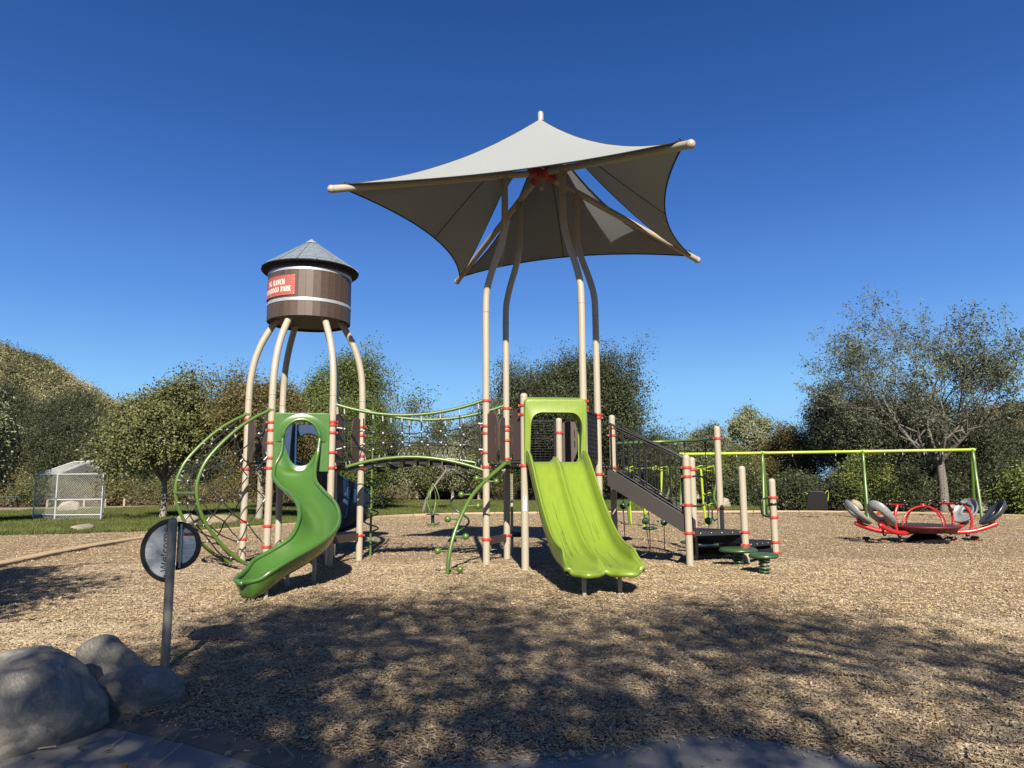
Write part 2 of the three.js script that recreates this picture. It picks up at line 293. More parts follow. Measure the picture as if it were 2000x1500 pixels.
{ // dry fallen leaves and twigs scattered on the chips
  const lf = new THREE.BufferGeometry(); lf.setAttribute('position', new THREE.Float32BufferAttribute([0, 0, 0, .4, .12, .28, 1, .02, 0, 0, 0, 0, 1, .02, 0, .4, .1, -.28], 3)); lf.computeVertexNormals();
  const im = new THREE.InstancedMesh(lf, M(1, 1, 1, .8, { side: THREE.DoubleSide }), 420), m4 = new THREE.Matrix4(), q = new THREE.Quaternion(), e3 = new THREE.Euler(), col = new THREE.Color();
  for (let i = 0; i < 420; i++) { const z = -rr(3.9, 13), x = rr(-.75, .75) * -z, s = rr(.03, .075), k = rr(.6, 1.2); m4.compose(V(x, Math.max(mulchH(x, z), .008) + .015, z), q.setFromEuler(e3.set(gauss() * .4, rnd() * 6.28, gauss() * .4)), V(s, s, s)); im.setMatrixAt(i, m4); rnd() < .5 ? col.setRGB(.3 * k, .16 * k, .06 * k) : col.setRGB(.42 * k, .34 * k, .22 * k); im.setColorAt(i, col); }
  im.name = 'fallen_leaves'; im.castShadow = im.receiveShadow = true; scene.add(tag(im, 'dry brown fallen leaves scattered on the wood chips', 'fallen leaves', null, 'stuff'));
  const tw = new THREE.BoxGeometry(1, .03, .035), it = new THREE.InstancedMesh(tw, M(1, 1, 1, .9), 260); for (let i = 0; i < 260; i++) { const z = -rr(3.9, 12), x = rr(-.75, .75) * -z, s = rr(.08, .26), k = rr(.6, 1.2); m4.compose(V(x, Math.max(mulchH(x, z), .008) + .014, z), q.setFromEuler(e3.set(gauss() * .1, rnd() * 6.28, gauss() * .06)), V(s, rr(.15, .3), rr(.15, .3))); it.setMatrixAt(i, m4); it.setColorAt(i, col.setRGB(.36 * k, .29 * k, .2 * k)); }
  it.name = 'twigs'; it.castShadow = it.receiveShadow = true; scene.add(tag(it, 'thin pale twigs lying on the wood chips', 'twigs', null, 'stuff'));
}
// ---------------------------------------------------------------- play structure: shared pieces
const D2R = Math.PI / 180;
function hexFrame(cx, cz, deg) {
  const a = deg * D2R, f = V(Math.sin(a), 0, Math.cos(a)), r = V(Math.cos(a), 0, -Math.sin(a)), c = V(cx, 0, cz);
  return { c, f, r, v: k => c.clone().addScaledVector(r, 1.07 * Math.cos(k * 60 * D2R)).addScaledVector(f, 1.07 * Math.sin(k * 60 * D2R)) };
}
const clampGeo = (() => {
  const g = [lathe([[.0635, -.024], [.074, -.024], [.0785, -.019], [.0785, .019], [.074, .024], [.0635, .024]], 20)];
  for (const s of [1, -1]) { g.push(box(.034, .04, .026, s * .085, 0, .006, .006)); g.push(at(new THREE.CylinderGeometry(.007, .007, .05, 8).rotateX(Math.PI / 2), s * .088, 0, 0)); }
  return merge(g);
})();
const clampAt = (p, y, parent, ry = 0) => { const o = part('clamp', clampGeo, mat.clamp, parent); o.position.set(p.x, y, p.z); o.rotation.y = ry; return o; };
const postGeo = h => lathe([[.0635, -.15], [.0635, h - .062], [.0655, h - .06], [.0655, h - .05], [.063, h - .045], [.0585, h - .03], [.049, h - .016], [.034, h - .005], [.016, h - .0008], [0, h]], 20);
const boltGeo = (() => { const g = new THREE.SphereGeometry(.011, 8, 6); g.scale(1, 1, .6); return g; })();
function bolts(p, ys, parent, r = .064) { const L = Math.hypot(p.x, p.z), dx = -p.x / L, dz = -p.z / L; for (const y of ys) { const o = part('bolt', boltGeo, mat.steel, parent); o.position.set(p.x + dx * r, y, p.z + dz * r); } }
// brown side board beside an opening: profile with a scooped edge and a slot; a = post, toward b
function sideBoard(a, b, y0, parent, w = .3, h = .9) {
  const s = new THREE.Shape();
  s.moveTo(0, 0); s.lineTo(w * .72, 0); s.quadraticCurveTo(w * .74, .08, w * .9, .16); s.lineTo(w, .24); s.lineTo(w, .62); s.quadraticCurveTo(w * .98, .74, w * .85, .82); s.quadraticCurveTo(w * .6, h, w * .35, h); s.lineTo(0, h - .03); s.closePath();
  const slot = (x0, ya, yb) => { const q = new THREE.Path(); q.moveTo(x0, ya); q.lineTo(x0 + .02, ya); q.lineTo(x0 + .02, yb); q.lineTo(x0, yb); q.closePath(); s.holes.push(q); };
  slot(w * .78, .3, .44); slot(w * .78, .5, .66);
  const g = new THREE.ExtrudeGeometry(s, { depth: .019, bevelEnabled: true, bevelSize: .003, bevelThickness: .003, bevelSegments: 1, curveSegments: 6 });
  const d = V().subVectors(b, a).setY(0).normalize(), n = V(-d.z, 0, d.x);
  g.applyMatrix4(new THREE.Matrix4().makeBasis(d, V(0, 1, 0), n).setPosition(a.clone().addScaledVector(d, .07).setY(y0)));
  return part('side_board', g, mat.brown, parent);
}
function meshPanel(a, b, y0, y1, parent, nv = 9, nh = 14, back = true) {
  const d = V().subVectors(b, a).setY(0), L = d.length(); d.normalize(); const P = (t, y) => a.clone().addScaledVector(d, .09 + t * (L - .18)).setY(y), g = [];
  g.push(beam(P(0, y0), P(1, y0), .025, .035), beam(P(0, y1), P(1, y1), .025, .035), beam(P(0, y0), P(.001, y1), .025, .03), beam(P(.999, y0), P(1, y1), .025, .03));
  for (let i = 1; i < nv; i++) g.push(bar(P(i / nv, y0), P(i / nv, y1), .005, { seg: 5, cap: 'none' }));
  for (let i = 1; i < nh; i++) g.push(bar(P(0, lerp(y0, y1, i / nh)), P(1, lerp(y0, y1, i / nh)), .006, { seg: 5, cap: 'none' }));
  return part('mesh_panel', g, mat.black, parent);
}
function deckPlate(verts, y, parent, name = 'deck', edge = .07) {
  const c = V(); verts.forEach(p => c.addScaledVector(p, 1 / verts.length));
  const g = [], ring = verts.map(p => V().lerpVectors(c, p, .95)), n = ring.length, pos = [];
  const tri = (...q) => q.forEach(p => pos.push(p.x, p.y, p.z));
  const Y = (p, h) => p.clone().setY(h);
  for (let i = 0; i < n; i++) { const a = ring[i], b = ring[(i + 1) % n]; tri(Y(c, y), Y(a, y), Y(b, y)); tri(Y(c, y - .02), Y(b, y - .02), Y(a, y - .02)); tri(Y(a, y), Y(a, y - edge), Y(b, y)); tri(Y(b, y), Y(a, y - edge), Y(b, y - edge)); }
  const e = new THREE.BufferGeometry(); e.setAttribute('position', new THREE.Float32BufferAttribute(pos, 3)); e.computeVertexNormals(); g.push(e);
  const o = part(name, g, mat.deck, parent);
  for (let i = 0; i < n; i++) { const a = ring[i], b = ring[(i + 1) % n], out = V().addVectors(a, b).multiplyScalar(.5).sub(c).setY(0).normalize(); for (const t of [.2, .4, .6, .8]) { const k = part('bolt', boltGeo, mat.steel, o); k.position.copy(V().lerpVectors(a, b, t).setY(y - edge / 2)).addScaledVector(out, .003); k.rotation.y = Math.atan2(out.x, out.z); } }
  return o;
}
// moulded chute between a left and a right rim; returns one closed shell with rolled rims
function chute(L, R, { n = 60, depth, power = 2.2, thick = .022, rim = .03, nc = 14, lip = true, upright = 0 }) {
  const cl = new THREE.CatmullRomCurve3(L.map(p => V(...p)), false, 'centripetal'), cr = new THREE.CatmullRomCurve3(R.map(p => V(...p)), false, 'centripetal');
  const lp = [], rp = []; for (let i = 0; i <= n; i++) { lp.push(cl.getPoint(i / n)); rp.push(cr.getPoint(i / n)); }
  const rows = [], end = [];
  for (let i = 0; i <= n; i++) {
    const a = lp[i], b = rp[i], t = V().addVectors(lp[Math.min(i + 1, n)], rp[Math.min(i + 1, n)]).sub(lp[Math.max(i - 1, 0)]).sub(rp[Math.max(i - 1, 0)]).normalize();
    const ac = V().subVectors(b, a).normalize(), up = V().crossVectors(ac, t).normalize(); if (up.y < 0) up.negate(); if (upright && i / n < upright) up.lerp(V(0, 1, 0), 1 - smooth(i / n, upright * .6, upright)).normalize();
    const d = typeof depth === 'function' ? depth(i / n) : depth, row = [];
    for (let k = 0; k <= nc; k++) { const s = k / nc; row.push(V().lerpVectors(a, b, s).addScaledVector(up, -d * (1 - Math.pow(Math.abs(2 * s - 1), power)))); }
    for (let k = nc; k >= 0; k--) { const s = k / nc, e = (2 * s - 1); row.push(V().lerpVectors(a, b, s).addScaledVector(up, -(d + thick) * (1 - Math.pow(Math.abs(e), power + .6)) - .004).addScaledVector(ac, e * thick)); }
    rows.push(row); if (i === n) for (let k = 0; k <= nc; k++) end.push(row[k].clone());
  }
  if (!lip) { const c = V(); rows[n].forEach(q => c.addScaledVector(q, 1 / rows[n].length)); rows.push(rows[n].map(() => c.clone())); }
  const g = [gridGeo(rows, true), tube(lp, rim, { seg: 10, smoothPath: false, cap: 'round' }), tube(rp, rim, { seg: 10, smoothPath: false, cap: 'round' })];
  if (!lip) { const e = lp[n].clone().lerp(rp[n], .5), q = ball(0, 0, 0, .055, 12, 8); q.scale(1, .75, 1); g.push(at(q, e.x, e.y - .012, e.z)); }
  if (lip) g.push(tube(end, rim, { seg: 10, smoothPath: false, cap: 'round' }));
  return { geo: merge(g.map(x => mergeVertices(x, 1e-4))), lp, rp };
}
const rope = (pts, r = .0115) => tube(pts, r, { seg: 6, cap: 'flat', n: (pts.length - 1) * 4 });
function ferrule(a, b, len = .075, r = .013) { const d = V().subVectors(b, a).normalize(); return bar(a, a.clone().addScaledVector(d, len), r, { seg: 8 }); }

// ---------------------------------------------------------------- water-tower play house
const TW = hexFrame(-4.02, -14.13, 12), tv = [0, 1, 2, 3, 4, 5].map(TW.v);
{
  const t = thing('water_tower', 'play tower with brown water tank and silver cone roof on six beige curved posts', 'play tower', [0, 0, 0]);
  const radial = [[1.07, -.15], [1.07, .8], [1.07, 1.6], [1.07, 2.4], [1.07, 3.15], [1.05, 3.55], [.985, 3.92], [.87, 4.25], [.74, 4.5], [.6, 4.74]];
  tv.forEach((p, k) => {
    const d = V().subVectors(p, TW.c).normalize();
    const po = part('post', tube(radial.map(([q, y]) => TW.c.clone().addScaledVector(d, q).setY(y)), .0635, { seg: 18, n: 60 }), mat.post, t);
    part('seam', at(new THREE.CylinderGeometry(.0645, .0645, .006, 18), p.x, 3.12, p.z), mat.brown, po);
    bolts(p, [3.2, 3.03], po);
  });
  // the tank: staves, hoops, floor, name board
  const tank = new THREE.Group(); tank.name = 'tank'; t.add(tank);
  const stave = [0, 1, 2].map(k => { const g = new RoundedBoxGeometry(.1385, 1.1, .024, 1, .002); return g; });
  const staveMats = [M(.085, .053, .037, .5, { map: rep(texWear, .6, 3) }), M(.078, .049, .034, .5, { map: rep(texWear, .5, 4) }), M(.093, .059, .042, .5, { map: rep(texWear, .7, 2.5) })];
  for (let i = 0; i < 36; i++) { const a = (i + .5) / 36 * 2 * Math.PI, s = part('plank', stave[i % 3], staveMats[Math.floor(rnd() * 3)], tank); s.position.set(TW.c.x + .787 * Math.sin(a), 5.205, TW.c.z + .787 * Math.cos(a)); s.rotation.y = a; }
  part('tank_floor', at(new THREE.CylinderGeometry(.77, .77, .03, 36), TW.c.x, 4.71, TW.c.z), mat.brown, tank);
  part('inner_drum', at(new THREE.CylinderGeometry(.76, .76, 1.12, 36, 1, true), TW.c.x, 5.26, TW.c.z), M(.03, .025, .02, .8, { side: THREE.DoubleSide }), tank);
  for (const y of [4.975, 5.575]) {
    const band = part('hoop', at(lathe([[.799, -.03], [.806, -.03], [.807, -.026], [.807, .026], [.806, .03], [.799, .03]], 48), TW.c.x, y, TW.c.z), mat.galv, tank);
    for (const a of [-70, -20, 12, 55, 100]) { const k = part('bolt', boltGeo, mat.steel, band); k.position.set(TW.c.x + .808 * Math.sin(a * D2R), y, TW.c.z + .808 * Math.cos(a * D2R)); k.rotation.y = a * D2R; }
  }
  const board = canvasTex(1024, 300, (c, w, h) => {
    c.fillStyle = '#8f4a42'; c.fillRect(0, 0, w, h);
    c.fillStyle = '#d9d0c4'; c.textAlign = 'right'; c.textBaseline = 'middle';
    const put = (s, x, y, px, sx) => { c.save(); c.translate(x, y); c.scale(sx, 1); c.font = `bold ${px}px serif`; c.fillText(s, 0, 0); c.restore(); };
    put('NG  RANCH', w - 160, 98, 108, .6); put('NEIGHBORHOOD  PARK', w - 62, 205, 100, .62);
  });
  const bm = new THREE.MeshStandardMaterial({ map: board, roughness: .5 });
  const sg = new THREE.CylinderGeometry(.815, .815, .39, 24, 1, true, -98 * D2R, 94 * D2R); sg.translate(TW.c.x, 5.245, TW.c.z);
  const nb = part('name_board', sg, bm, tank);
  for (const [a, y] of [[-6, 5.42], [-6, 5.07], [-6, 5.25], [-45, 5.42], [-45, 5.07]]) { const k = part('bolt', boltGeo, mat.steel, nb); k.position.set(TW.c.x + .817 * Math.sin(a * D2R), y, TW.c.z + .817 * Math.cos(a * D2R)); k.rotation.y = a * D2R; }
  // roof: 16 folded metal sheets with standing seams
  const roof = new THREE.Group(); roof.name = 'roof'; t.add(roof);
  const tinTex = dataTex(256, (u, v) => { const n = .8 + .3 * tn(u, v, 5, 41) + .2 * tn(u, v, 19, 42); return [n * .97, n, n * 1.02]; });
  const tin = M(.27, .305, .345, .5, { metal: .12, map: tinTex, roughnessMap: tinTex });
  const P = (a, r, y) => V(TW.c.x + r * Math.sin(a), y, TW.c.z + r * Math.cos(a));
  for (let i = 0; i < 16; i++) {
    const a0 = (i + .03) / 16 * 2 * Math.PI, a1 = (i + .97) / 16 * 2 * Math.PI, rows = [];
    for (const [r, y] of [[.04, 6.345], [.35, 6.13], [.65, 5.92], [.945, 5.715]]) { const row = []; for (let k = 0; k <= 3; k++) row.push(P(lerp(a0, a1, k / 3), r, y)); for (let k = 3; k >= 0; k--) row.push(P(lerp(a0, a1, k / 3), r, y - .012)); rows.push(row); }
    const sh = part('roof_sheet', toCreasedNormals(gridGeo(rows, true, [1, 2]), .5), tin, roof);
    part('standing_seam', beam(P(a1 + .0118, .05, 6.345), P(a1 + .0118, .945, 5.722), .014, .018), tin, sh);
    for (const q of [.12, .5, .88]) { const b = part('bolt', boltGeo, mat.steel, sh); const p = P(lerp(a0, a1, q), .86, 5.782); b.position.copy(p); b.rotation.x = -Math.PI / 2; }
  }
  part('roof_cap', at(new THREE.ConeGeometry(.15, .11, 8), TW.c.x, 6.352, TW.c.z), mat.galv, roof);
  part('eave_ring', at(lathe([[.8, 5.69], [.86, 5.73], [.93, 5.7], [.93, 5.68], [.85, 5.7], [.8, 5.67]], 40), TW.c.x, 0, TW.c.z), M(.02, .017, .015, .9), roof);
  // deck and enclosure
  deckPlate(tv.slice().reverse(), 1.85, t);
  for (const [p, q] of [[2, 3], [3, 2], [0, 1], [1, 0]]) sideBoard(tv[p], tv[q], 1.9, t);
  meshPanel(tv[3], tv[4], 1.92, 2.78, t);
  meshPanel(tv[5], tv[0], 1.92, 2.78, t, 7);
  const cl = [[2, [2.62, 2.48, 2.25, 1.98, 1.8, .78, .42]], [1, [2.64, 2.58, 2.44, 2.08, 1.8]], [3, [2.74, 1.8, .82, .5]], [0, [2.62, 2.45, 2.05, 1.8, .52]], [4, [2.6, 1.8]], [5, [2.6, 1.8]]];
  for (const [k, ys] of cl) for (const y of ys) clampAt(tv[k], y, t, rr(-.5, .5));
  part('kick_board', beam(V().lerpVectors(tv[1], tv[0], .06).setY(.5), V().lerpVectors(tv[1], tv[0], .94).setY(.5), .03, .14), mat.brown, t);
  const st = part('sticker', box(.001, .09, .045), M(.8, .8, .78, .5), t); st.position.set(tv[4].x + .03, 2.98, tv[4].z + .064); st.rotation.y = Math.PI / 2;
}
// ---------------------------------------------------------------- green wave slide
{
  const t = thing('wave_slide', 'dark green moulded wave slide curving down from the water tower front', 'slide');
  const L = [[-4.12, 2.33, -13.06], [-4.13, 2.06, -13.02], [-4.2, 1.84, -12.94], [-4.16, 1.65, -12.75], [-3.92, 1.47, -12.4], [-3.6, 1.33, -12.0], [-3.37, 1.14, -11.6], [-3.28, .95, -11.3], [-3.32, .72, -11.05], [-3.55, .54, -10.85], [-3.71, .43, -10.65], [-3.72, .33, -10.4], [-3.71, .285, -10.14], [-3.705, .26, -9.97], [-3.65, .247, -9.85], [-3.565, .24, -9.785]];
  const R = [[-3.49, 2.33, -13.19], [-3.5, 2.06, -13.12], [-3.5, 1.83, -12.98], [-3.43, 1.58, -12.75], [-3.2, 1.4, -12.4], [-2.91, 1.22, -12.0], [-2.72, 1.05, -11.55], [-2.63, .88, -11.1], [-2.68, .74, -10.7], [-2.8, .63, -10.35], [-3.0, .5, -10.0], [-3.18, .37, -9.78], [-3.29, .29, -9.73], [-3.39, .262, -9.72], [-3.48, .247, -9.74], [-3.545, .24, -9.775]];
  const dep = u => u < .15 ? lerp(.5, .1, smooth(u, 0, .15)) : u < .8 ? lerp(.1, .24, smooth(u, .15, .42)) : lerp(.24, .06, smooth(u, .85, 1));
  const c = chute(L, R, { n: 90, depth: dep, power: 2.6, rim: .032, lip: false, upright: .2 });
  mat.slideGreen = M(.062, .155, .026, .36, { map: rep(texPaint, 1, 3), roughnessMap: rep(texWear, 2, 6), clear: .3 });
  part('chute', c.geo, mat.slideGreen, t);
  // entrance hood: dished square panel with an oval mouth, and the rolled rim over it
  const m = TW.c.clone().addScaledVector(TW.f, .955), s = new THREE.Shape(), W = .475;
  s.moveTo(-W, 1.74); s.lineTo(-W, 2.74); s.quadraticCurveTo(-W, 2.78, -W + .04, 2.78); s.lineTo(W - .04, 2.78); s.quadraticCurveTo(W, 2.78, W, 2.74); s.lineTo(W, 1.74); s.closePath();
  const h = new THREE.Path(), hole = []; for (let i = 0; i <= 24; i++) { const a = Math.PI * (i / 24); hole.push([.32 * Math.cos(a), 2.36 + .32 * Math.sin(a)]); } hole.push([-.31, 2.1], [-.3, 1.79], [.3, 1.79], [.31, 2.1]);
  hole.forEach(([x, y], i) => i ? h.lineTo(x, y) : h.moveTo(x, y)); h.closePath(); s.holes.push(h);
  const g = new THREE.ExtrudeGeometry(s, { depth: .035, bevelEnabled: true, bevelSize: .012, bevelThickness: .012, bevelSegments: 2 });
  const fr = new THREE.Matrix4().makeBasis(TW.r, V(0, 1, 0), TW.f).setPosition(m);
  g.applyMatrix4(fr); part('hood', g, mat.slideGreen, t);
  const dish = []; for (let i = 0; i <= 40; i++) { const a = -.25 + (Math.PI + .5) * i / 40, row = []; for (const [q, z] of [[.335, .1], [.36, .085], [.41, .062], [.455, .05]]) row.push(V(q * Math.cos(a), 2.36 + q * .9 * Math.sin(a), z)); dish.push(row); }
  const dg = gridGeo(dish); dg.applyMatrix4(fr); part('mouth_flare', dg, mat.slideGreen, t);
  const arc = []; for (let i = 0; i <= 16; i++) { const a = Math.PI * (1 - i / 16); arc.push(V(.322 * Math.cos(a), 2.33 + .34 * Math.sin(a), .1).applyMatrix4(fr)); }
  part('mouth_rim', tube([c.lp[0], ...arc.slice(1, -1), c.rp[0]], .032, { seg: 10, cap: 'round' }), mat.slideGreen, t);
  for (const [x, z, y] of [[-3.3, -9.98, .14], [-3.05, -11.42, .62], [-3.3, -10.9, .4]]) part('leg', bar(V(x, -.1, z), V(x, y, z), .03, { seg: 12 }), mat.post, t);
}
// ---------------------------------------------------------------- blue spiral slide at the back of the tower
{
  const t = thing('spiral_slide', 'shaded dark blue curved slide behind the water tower posts', 'slide');
  const C = [[-4.22, 1.86, -15.08], [-4.3, 1.74, -15.5], [-4.12, 1.5, -16.0], [-3.72, 1.2, -16.35], [-3.55, .9, -16.9], [-3.85, .62, -17.45], [-4.4, .42, -17.7], [-5.0, .34, -17.6]].map(p => V(...p));
  const cv = new THREE.CatmullRomCurve3(C), L = [], R = []; for (let i = 0; i <= 16; i++) { const p = cv.getPoint(i / 16), tg = cv.getTangent(i / 16), n = V(-tg.z, 0, tg.x).normalize(), up = .3 * smooth(i, 0, 3); L.push(p.clone().addScaledVector(n, .34).add(V(0, up, 0)).toArray()); R.push(p.clone().addScaledVector(n, -.34).add(V(0, up, 0)).toArray()); }
  part('chute', chute(L, R, { n: 60, depth: u => .1 + .3 * smooth(u, 0, .25), power: 4 }).geo, mat.blue, t);
  const m = TW.c.clone().addScaledVector(TW.f, -.95), s = new THREE.Shape(), W = .46; s.moveTo(-W, 1.8); s.lineTo(-W, 2.72); s.lineTo(W, 2.72); s.lineTo(W, 1.8); s.lineTo(.26, 1.8); s.lineTo(.3, 2.2); s.absarc(0, 2.25, .3, -.1, Math.PI + .1, false); s.lineTo(-.26, 1.8); s.closePath();
  const g = new THREE.ExtrudeGeometry(s, { depth: .06, bevelEnabled: true, bevelSize: .01, bevelThickness: .01, bevelSegments: 1 }); g.applyMatrix4(new THREE.Matrix4().makeBasis(TW.r, V(0, 1, 0), TW.f).setPosition(m)); part('hood', g, mat.blue, t);
  part('wing', at(new RoundedBoxGeometry(.04, .9, .42, 2, .015), -4.42, 2.27, -14.86, .3), mat.blue, t);
  for (const [x, a] of [[-3.8, -.05], [-3.55, .03]]) part('grip_stripe', tube([[x + .02, 1.42, -15.93], [x, 1.15, -15.93], [x - .05, .82, -15.93], [x - .08, .8, -15.95]], .018, { seg: 8, cap: 'round' }), mat.blueLight, t);
  part('outer_wall', gridGeo((() => { const rows = []; for (let i = 0; i <= 10; i++) { const u = i / 10, x = lerp(-4.15, -3.28, u), z = -15.95 - .06 * Math.sin(u * 3.1), yt = 1.62 - .28 * u, yb = .42 + .42 * u * u; rows.push([V(x, yt, z), V(x, lerp(yt, yb, .5), z + .03), V(x, yb + .05, z - .02), V(x, yb, z - .1), V(x, yb + .03, z - .12), V(x, yt, z - .03)]); } return rows; })(), true), mat.blue, t);
  part('leg', bar(V(-4.6, -.1, -17.68), V(-4.6, .38, -17.68), .03), mat.post, t);
}
// ---------------------------------------------------------------- rope-net climber on the left of the tower
{
  const t = thing('net_climber', 'black rope net between two green bowed bars left of the tower', 'net climber');
  const nrm = TW.r.clone().multiplyScalar(-.866).addScaledVector(TW.f, .5);
  const prof = [[0, 2.84], [.25, 2.71], [.55, 2.5], [.93, 2.12], [1.12, 1.85], [1.22, 1.53], [1.2, 1.26], [1.08, .93], [.85, .6], [.5, .26], [.16, .06]];
  const pc = new THREE.CatmullRomCurve3(prof.map(([o, y]) => V(o, y, 0)), false, 'centripetal');
  const on = (base, u, k = 1) => { const p = pc.getPointAt(clamp(u, 0, 1)); return base.clone().addScaledVector(nrm, p.x * k).setY(p.y); };
  const A = tv[2].clone().addScaledVector(nrm, .03), B = tv[3].clone().addScaledVector(nrm, .03);
  for (const b of [A, B]) { const pts = []; for (let i = 0; i <= 26; i++) pts.push(on(b, i / 26)); const o = part('bowed_bar', tube(pts, .031, { seg: 12, n: 60 }), mat.green, t); part('end_cuff', at(box(.12, .07, .11, 0, 0, 0, .02), b.x, 2.84, b.z, .4), mat.green, o); }
  part('cross_bar', bar(on(A, .535), on(B, .535), .022, { seg: 10 }), mat.green, t);
  const ropes = [], fer = [], knots = [], kn = p => knots.push(ball(p.x, p.y, p.z, .022, 8, 6));
  const mid = (a, b, s, sag) => { const p = V().lerpVectors(a, b, s); p.y -= sag; return p; };
  // middle curtain: two long ropes and rungs from bar to bar
  const P = (v, u, k) => V().lerpVectors(on(A, u, k), on(B, u, k), v);
  for (const v of [.3, .7]) { const pts = []; for (let i = 0; i <= 18; i++) pts.push(P(v, .1 + .86 * i / 18, .93 - .03 * Math.sin(i))); ropes.push(rope(pts)); }
  for (let i = 0; i < 8; i++) {
    const u = .16 + i * .105, a = on(A, u), b = on(B, u), m1 = P(.3, u, .93), m2 = P(.7, u, .93); m1.y -= .02; m2.y -= .02;
    ropes.push(rope([a, mid(a, m1, .5, .03), m1, mid(m1, m2, .5, .02), m2, mid(m2, b, .5, .03), b])); fer.push(ferrule(a, m1, .09), ferrule(b, m2, .09)); kn(m1); kn(m2);
  }
  // side webs between each bowed bar and its post: a diagonal lattice
  for (const [b, post] of [[A, tv[2]], [B, tv[3]]]) {
    const us = [.2, .32, .44, .56, .68, .8], N = [];
    us.forEach((u, i) => { const e = on(b, u), q = []; for (const k of [1, .66, .33, .05]) { const p = post.clone().addScaledVector(nrm, (e.clone().sub(post).setY(0).length()) * k); p.y = lerp(lerp(2.35, .5, i / 5), e.y, k) + .03 * Math.sin(i * 2.3 + k * 5); p.addScaledVector(TW.f, .05 * Math.sin(i * 1.7 + k * 4) * (k < 1 ? 1 : 0)); q.push(p); } N.push(q); });
    for (let i = 0; i < 6; i++) for (let j = 0; j < 3; j++) for (const d of [-1, 1]) if (N[i + d] && ((i + j) % 2 === 0)) { const a = N[i][j], c = N[i + d][j + 1]; ropes.push(rope([a, mid(a, c, .5, .03 + .03 * rnd()), c])); if (j === 0) fer.push(ferrule(a, c, .085)); if (j === 2) fer.push(ferrule(c, a, .085)); else kn(c); }
  }
  part('rope_net', ropes, mat.rope, t); part('rope_fittings', fer, mat.ferrule, t); part('rope_knots', knots, mat.ferrule, t);
}
// ---------------------------------------------------------------- main deck on the right
const DK = hexFrame(.57, -13.6, 10), dv = [0, 1, 2, 3, 4, 5].map(DK.v), P7 = V(2.03, 0, -14.78);
{
  const t = thing('play_deck', 'raised black play deck with short beige posts and brown side boards under the shade', 'play deck');
  for (const [p, h] of [[dv[2], 3.06], [dv[5], 2.8], [P7, 2.87]]) { const o = part('post', postGeo(h), mat.post, t); o.position.copy(p); bolts(p, [.06], t); }
  deckPlate(dv.slice().reverse(), 1.85, t); deckPlate([dv[0], P7, dv[5]], 1.845, t);
  for (const [p, q] of [[3, 2], [2, 3], [4, 3]]) sideBoard(dv[p], dv[q], 1.9, t);
  sideBoard(dv[5], P7, 1.9, t, .3, .82);
  meshPanel(dv[1], dv[0], 1.9, 2.78, t, 6, 11); meshPanel(dv[4], dv[5], 1.92, 2.74, t, 9, 16);
  part('panel_board', (() => { const d = V().subVectors(dv[0], dv[1]).normalize(), a = dv[1].clone().addScaledVector(d, .12).setY(2.34), b = dv[0].clone().addScaledVector(d, -.12).setY(2.34); const n = V(-d.z, 0, d.x).multiplyScalar(.02); return beam(a.sub(n), b.sub(n), .012, .84); })(), mat.deck, t);
  for (const [p, ys] of [[dv[2], [2.84, 2.68, 1.8]], [dv[5], [2.5, 1.8]], [P7, [2.6, 2.45, 1.8]]]) for (const y of ys) clampAt(p, y, t, rr(-.5, .5));
  part('kick_board', beam(V().lerpVectors(dv[3], dv[4], .06).setY(.46), V().lerpVectors(dv[3], dv[4], .94).setY(.46), .03, .13), mat.brown, t);
  const lab = canvasTex(64, 160, (c, w, h) => { c.fillStyle = '#f4f2ee'; c.fillRect(0, 0, w, h); c.fillStyle = '#c9452f'; c.beginPath(); c.arc(w / 2, 30, 24, Math.PI, 0); c.fill(); c.fillRect(6, 36, w - 12, 12); c.fillStyle = '#9a9a98'; for (let y = 62; y < 150; y += 12) c.fillRect(10, y, w - 20, 3); });
  const s = part('age_label', new THREE.CylinderGeometry(.0645, .0645, .24, 10, 1, true, -.42, .84), new THREE.MeshStandardMaterial({ map: lab, roughness: .5 }), t); s.position.set(dv[2].x, 1.16, dv[2].z);
}
